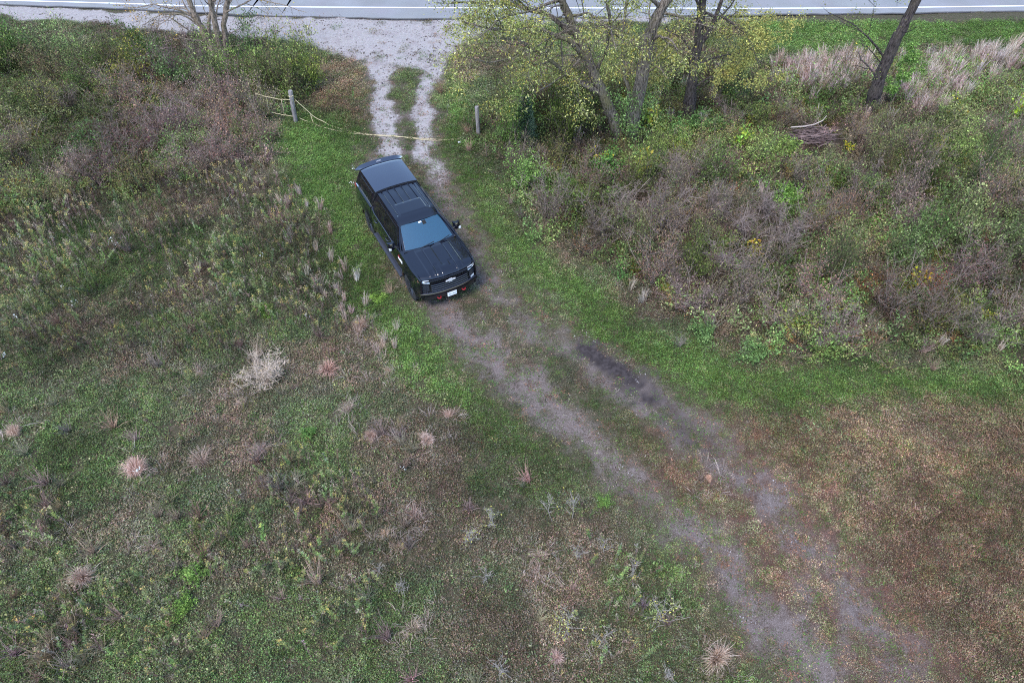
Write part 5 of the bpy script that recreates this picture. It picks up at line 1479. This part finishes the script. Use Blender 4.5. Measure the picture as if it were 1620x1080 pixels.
# bare and sparse saplings in the lower field
PALEL = [lin(170, 172, 110), lin(150, 156, 104), lin(188, 180, 92)]
SAP = [
 (745, 860, 1.25, .5, 60, 'slim upright sapling with grey-green leaves in the lower field'),
 (783, 835, 1.0, .45, 50, 'silvery sapling right of the slim upright one'),
 (868, 812, .9, .45, 25, 'grey bare sapling, left one beside the track'),
 (905, 822, 1.1, .5, 40, 'pale grey sapling, right one beside the track'),
 (900, 1005, 1.7, .6, 130, 'tallest thin sapling with scattered yellow leaves near the bottom'),
 (912, 880, .8, .4, 15, 'small grey sapling above the yellow-leaved one'),
 (955, 875, .7, .35, 20, 'little silvery sapling near the track edge'),
 (1000, 920, .9, .45, 25, 'grey twiggy sapling right of the small silvery one'),
 (945, 1025, .8, .5, 20, 'ash-grey bushy sapling right of the tallest sapling'),
 (1050, 985, 1.0, .8, 160, 'wide straggly sapling with yellowish leaves near the track bottom'),
 (770, 915, .45, .4, 0, 'bunch of bare grey twigs in the middle of the lower field'),
 (600, 905, .4, .35, 0, 'small violet-grey twig bunch left in the lower field'),
 (640, 935, .5, .4, 0, 'leaning grey twigs below the violet-grey bunch'),
 (790, 1062, .5, .6, 10, 'fallen grey branch bunch at the bottom of the field'),
 (1055, 1070, .5, .4, 5, 'bare branching twigs at the very bottom by the track'),
]
for k, (px, py, h, w, nl, lab) in enumerate(SAP):
    small_tree('sapling' if nl else 'twig_bunch', lab, px, py, h, 300 + k, PALEL, nl, w, bark=simple('grey_bark', (.24, .21, .18), .9) if k == 0 else bpy.data.materials['grey_bark'], leafL=(.035, .06), group='bare saplings in the lower field', nch=(10, 3), r=.013, cat='sapling' if nl else 'twigs', lean=(float(g2.normal(0, .12)), float(g2.normal(0, .12))))
# small green plants that stand out
for (px, py, h, w, t, lab) in [
 (597, 474, .18, .42, (1.35, 1.5, .8), 'bright lime-green low weed patch beside the front wheel of the truck'),
 (955, 800, .22, .3, (.95, 1.15, .75), 'bright green weed near the left wheel track'),
 (315, 905, .35, .5, (1.0, 1.15, .8), 'bright green leafy weed in the lower left field'),
 (290, 960, .3, .4, (1.05, 1.2, .75), 'second bright green weed, below the first in the lower left field'),
 (490, 690, .3, .35, (.85, 1.1, .8), 'dark green long-leaved weed below the reddish grass tuft'),
 (420, 500, .5, .4, (1.0, 1.1, .7), 'green weed clump in front of the pale dry bush'),
 (742, 232, .25, .45, (.95, 1.15, .75), 'green weed patch at the rope end by the right fence post')]:
    shrub('herb', px, py, h, w, lab, t, cat='weed')
# white flower heads
fb = Buf()
for px, py in [(185, 383), (192, 385), (108, 455), (36, 500), (55, 462), (420, 405), (125, 480), (560, 292), (562, 268), (490, 500), (20, 565), (640, 742), (230, 745)]:
    p = P3(px, py + 14)
    n = 9
    leaves(fb, p + [0, 0, .45] + rng.normal(0, .05, (n, 3)), rdir(n, 1), rdir(n, 1), .05, .04, lin(215, 215, 205) * np.ones((n, 3)))
o = tag(link('white_flowers', fb.mesh('white_flowers', [M_LEAF])), kind='stuff'); o.color = (1, 1, 1, 1)

# ------------------------------------------------------------------ fence posts, rope, brush pile, litter
def wood_mat():
    m, nt, p = new_mat('weathered_wood')
    N, L = nt.nodes, nt.links
    tc = N.new('ShaderNodeTexCoord'); mp = N.new('ShaderNodeMapping'); mp.inputs['Scale'].default_value = (30, 30, 2)
    L.new(tc.outputs['Object'], mp.inputs[0])
    nz = N.new('ShaderNodeTexNoise'); nz.inputs['Scale'].default_value = 1.5; nz.inputs['Detail'].default_value = 5; L.new(mp.outputs[0], nz.inputs['Vector'])
    cr = N.new('ShaderNodeValToRGB'); cr.color_ramp.elements[0].position = .35; cr.color_ramp.elements[0].color = (.12, .105, .10, 1)
    cr.color_ramp.elements[1].position = .62; cr.color_ramp.elements[1].color = (.30, .27, .26, 1)
    L.new(nz.outputs['Fac'], cr.inputs[0]); L.new(cr.outputs[0], p.inputs['Base Color']); p.inputs['Roughness'].default_value = .9
    bp = N.new('ShaderNodeBump'); bp.inputs['Strength'].default_value = .6; bp.inputs['Distance'].default_value = .01
    L.new(nz.outputs['Fac'], bp.inputs['Height']); L.new(bp.outputs[0], p.inputs['Normal'])
    return m
WOOD = wood_mat()
YELLOW = simple('yellow_rope', (.60, .50, .30), .85, noise=.25, nscale=30)
def post(px, py, h, r, lab, lean):
    o = empty('fence_post', tuple(P3(px, py)), 0, lab, 'post', 'posts either side of the track')
    b = Buf(); tube(b, [(0, 0, -.2), (lean * .5, 0, h * .5), (lean, .02, h - .02), (lean, .02, h)], [r * 1.03, r, r, r * .93], 14, cap=True)
    me = b.mesh('shaft', [WOOD]); me.shade_smooth(); me.set_sharp_from_angle(angle=R(40)); link('shaft', me, o)
    b = Buf(); a_ = LSP(0, 6.3, 15); tube(b, np.c_[lean * .85 + (r + .008) * np.cos(a_), .015 + (r + .008) * np.sin(a_), h * .82 + .01 * a_], .012, 5)
    if px < 600: link('rope_loop', b.mesh('rope_loop', [YELLOW]), o)
post(468, 194, 1.42, .088, 'weathered grey wooden post left of the track holding the yellow rope', .10)
post(757, 213, 1.22, .08, 'weathered grey wooden post half hidden in brush right of the track', -.03)
YP = P3(468, 194)[1]
def hang(px):
    out = []
    for x_, y_ in px:
        p = PL(x_, y_, YP - .05)
        q = P3(x_, y_) + [0, 0, .03]
        out.append(p if p[2] > q[2] + .02 and p[2] > .06 else q)
    return resample(out, 40)
ro = empty('rope_barrier', tuple(hang([(467, 158), (500, 185)])[0]), 0, 'sagging yellow rope strung from the left post across the track', 'rope')
o0 = np.array(ro.location)
def strand(nm, px, r):
    b = Buf(); pa = hang(px) - o0
    pa = pa + rng.normal(0, .008, pa.shape)
    tube(b, pa, r, 5); me = b.mesh(nm, [YELLOW]); me.shade_smooth(); link(nm, me, ro)
strand('upper_strand', [(404, 148), (420, 153), (440, 157), (459, 158)], .013)
strand('upper_strand', [(467, 158), (482, 172), (500, 187), (522, 200), (545, 207), (570, 212), (600, 216), (640, 219), (680, 222), (736, 225)], .014)
strand('lower_strand', [(430, 178), (448, 182), (465, 184)], .014)
strand('lower_strand', [(474, 187), (490, 195), (510, 203), (530, 208), (560, 213), (590, 215), (620, 216), (670, 223), (700, 225), (728, 223)], .012)
for q in ([(491, 180), (496, 197)], [(526, 201), (528, 207)], [(421, 154), (426, 177)], [(445, 157), (450, 182)]):
    strand('tie', q, .012)
# brush pile
p = P3(1285, 222)
bp_ = empty('brush_pile', tuple(p), 0, 'low heap of cut brown sticks in the weeds left of the thick dark trunk', 'brush pile')
b = Buf()
for _ in range(170):
    a = rng.normal(0, .45); c = rng.normal(0, 1, 3) * [.42, .30, .10] + [0, 0, .20]
    L = rng.uniform(.5, 1.2); d = np.array([math.cos(a), math.sin(a), rng.normal(0, .12)])
    c[2] = abs(c[2])
    tube(b, wander(c - d * L / 2, d, L, 3, rng, .08, 0), rng.uniform(.006, .016), 4, np.array(lin(118, 100, 96)) * rng.uniform(.5, 1.4))
s_ = tag(link('sticks', b.mesh('sticks', [M_STEM]), bp_), kind='stuff')
b = Buf(); tube(b, [(-.95, .25, .42), (-.4, .25, .46), (0, .3, .52), (.3, .35, .66), (.42, .4, .85)], [.028, .026, .022, .018, .012], 6, lin(180, 166, 156))
link('pale_branch', b.mesh('pale_branch', [M_STEM]), bp_)
b = Buf(); n = 26
leaves(b, rng.normal(0, 1, (n, 3)) * [.35, .2, .08] + [.35, 0, .45], rdir(n, .6), rdir(n, .8), .10, .06, np.array([lin(200, 150, 140), lin(190, 180, 120), lin(150, 120, 110)])[rng.integers(0, 3, n)])
link('withered_leaves', b.mesh('withered_leaves', [M_LEAF]), bp_)
# dark stub
o = empty('marker_stub', tuple(P3(893, 158)), .3, 'short dark square stub in the brush left of the twin trunks', 'marker post')
b = Buf(); box(b, (-.17, -.10, -.1), (.17, .10, .62)); link('shaft', b.mesh('shaft', [simple('dark_metal', (.03, .03, .033), .6, noise=.4)]), o)
b = Buf(); box(b, (-.19, -.12, .62), (.19, .12, .66)); link('lid', b.mesh('lid', [simple('dark_lid', (.045, .045, .05), .5)]), o)
# scrap
b = Buf(); U = [(-.10, -.06, .02), (.09, -.07, .04), (.11, .06, .02), (-.08, .07, .06), (0, 0, .11)]
b.add(U, [(0, 1, 4, 4), (1, 2, 4, 4), (2, 3, 4, 4), (3, 0, 4, 4)])
o = link('paper_scrap', b.mesh('paper_scrap', [simple('white_paper', (.75, .76, .78), .7)]), loc=tuple(P3(727, 229) + [0, 0, .04]), rz=.4)
o.scale = (.6, .6, .6)
tag(o, 'crumpled white scrap on the grass at the rope end', 'litter')

finish_labels()
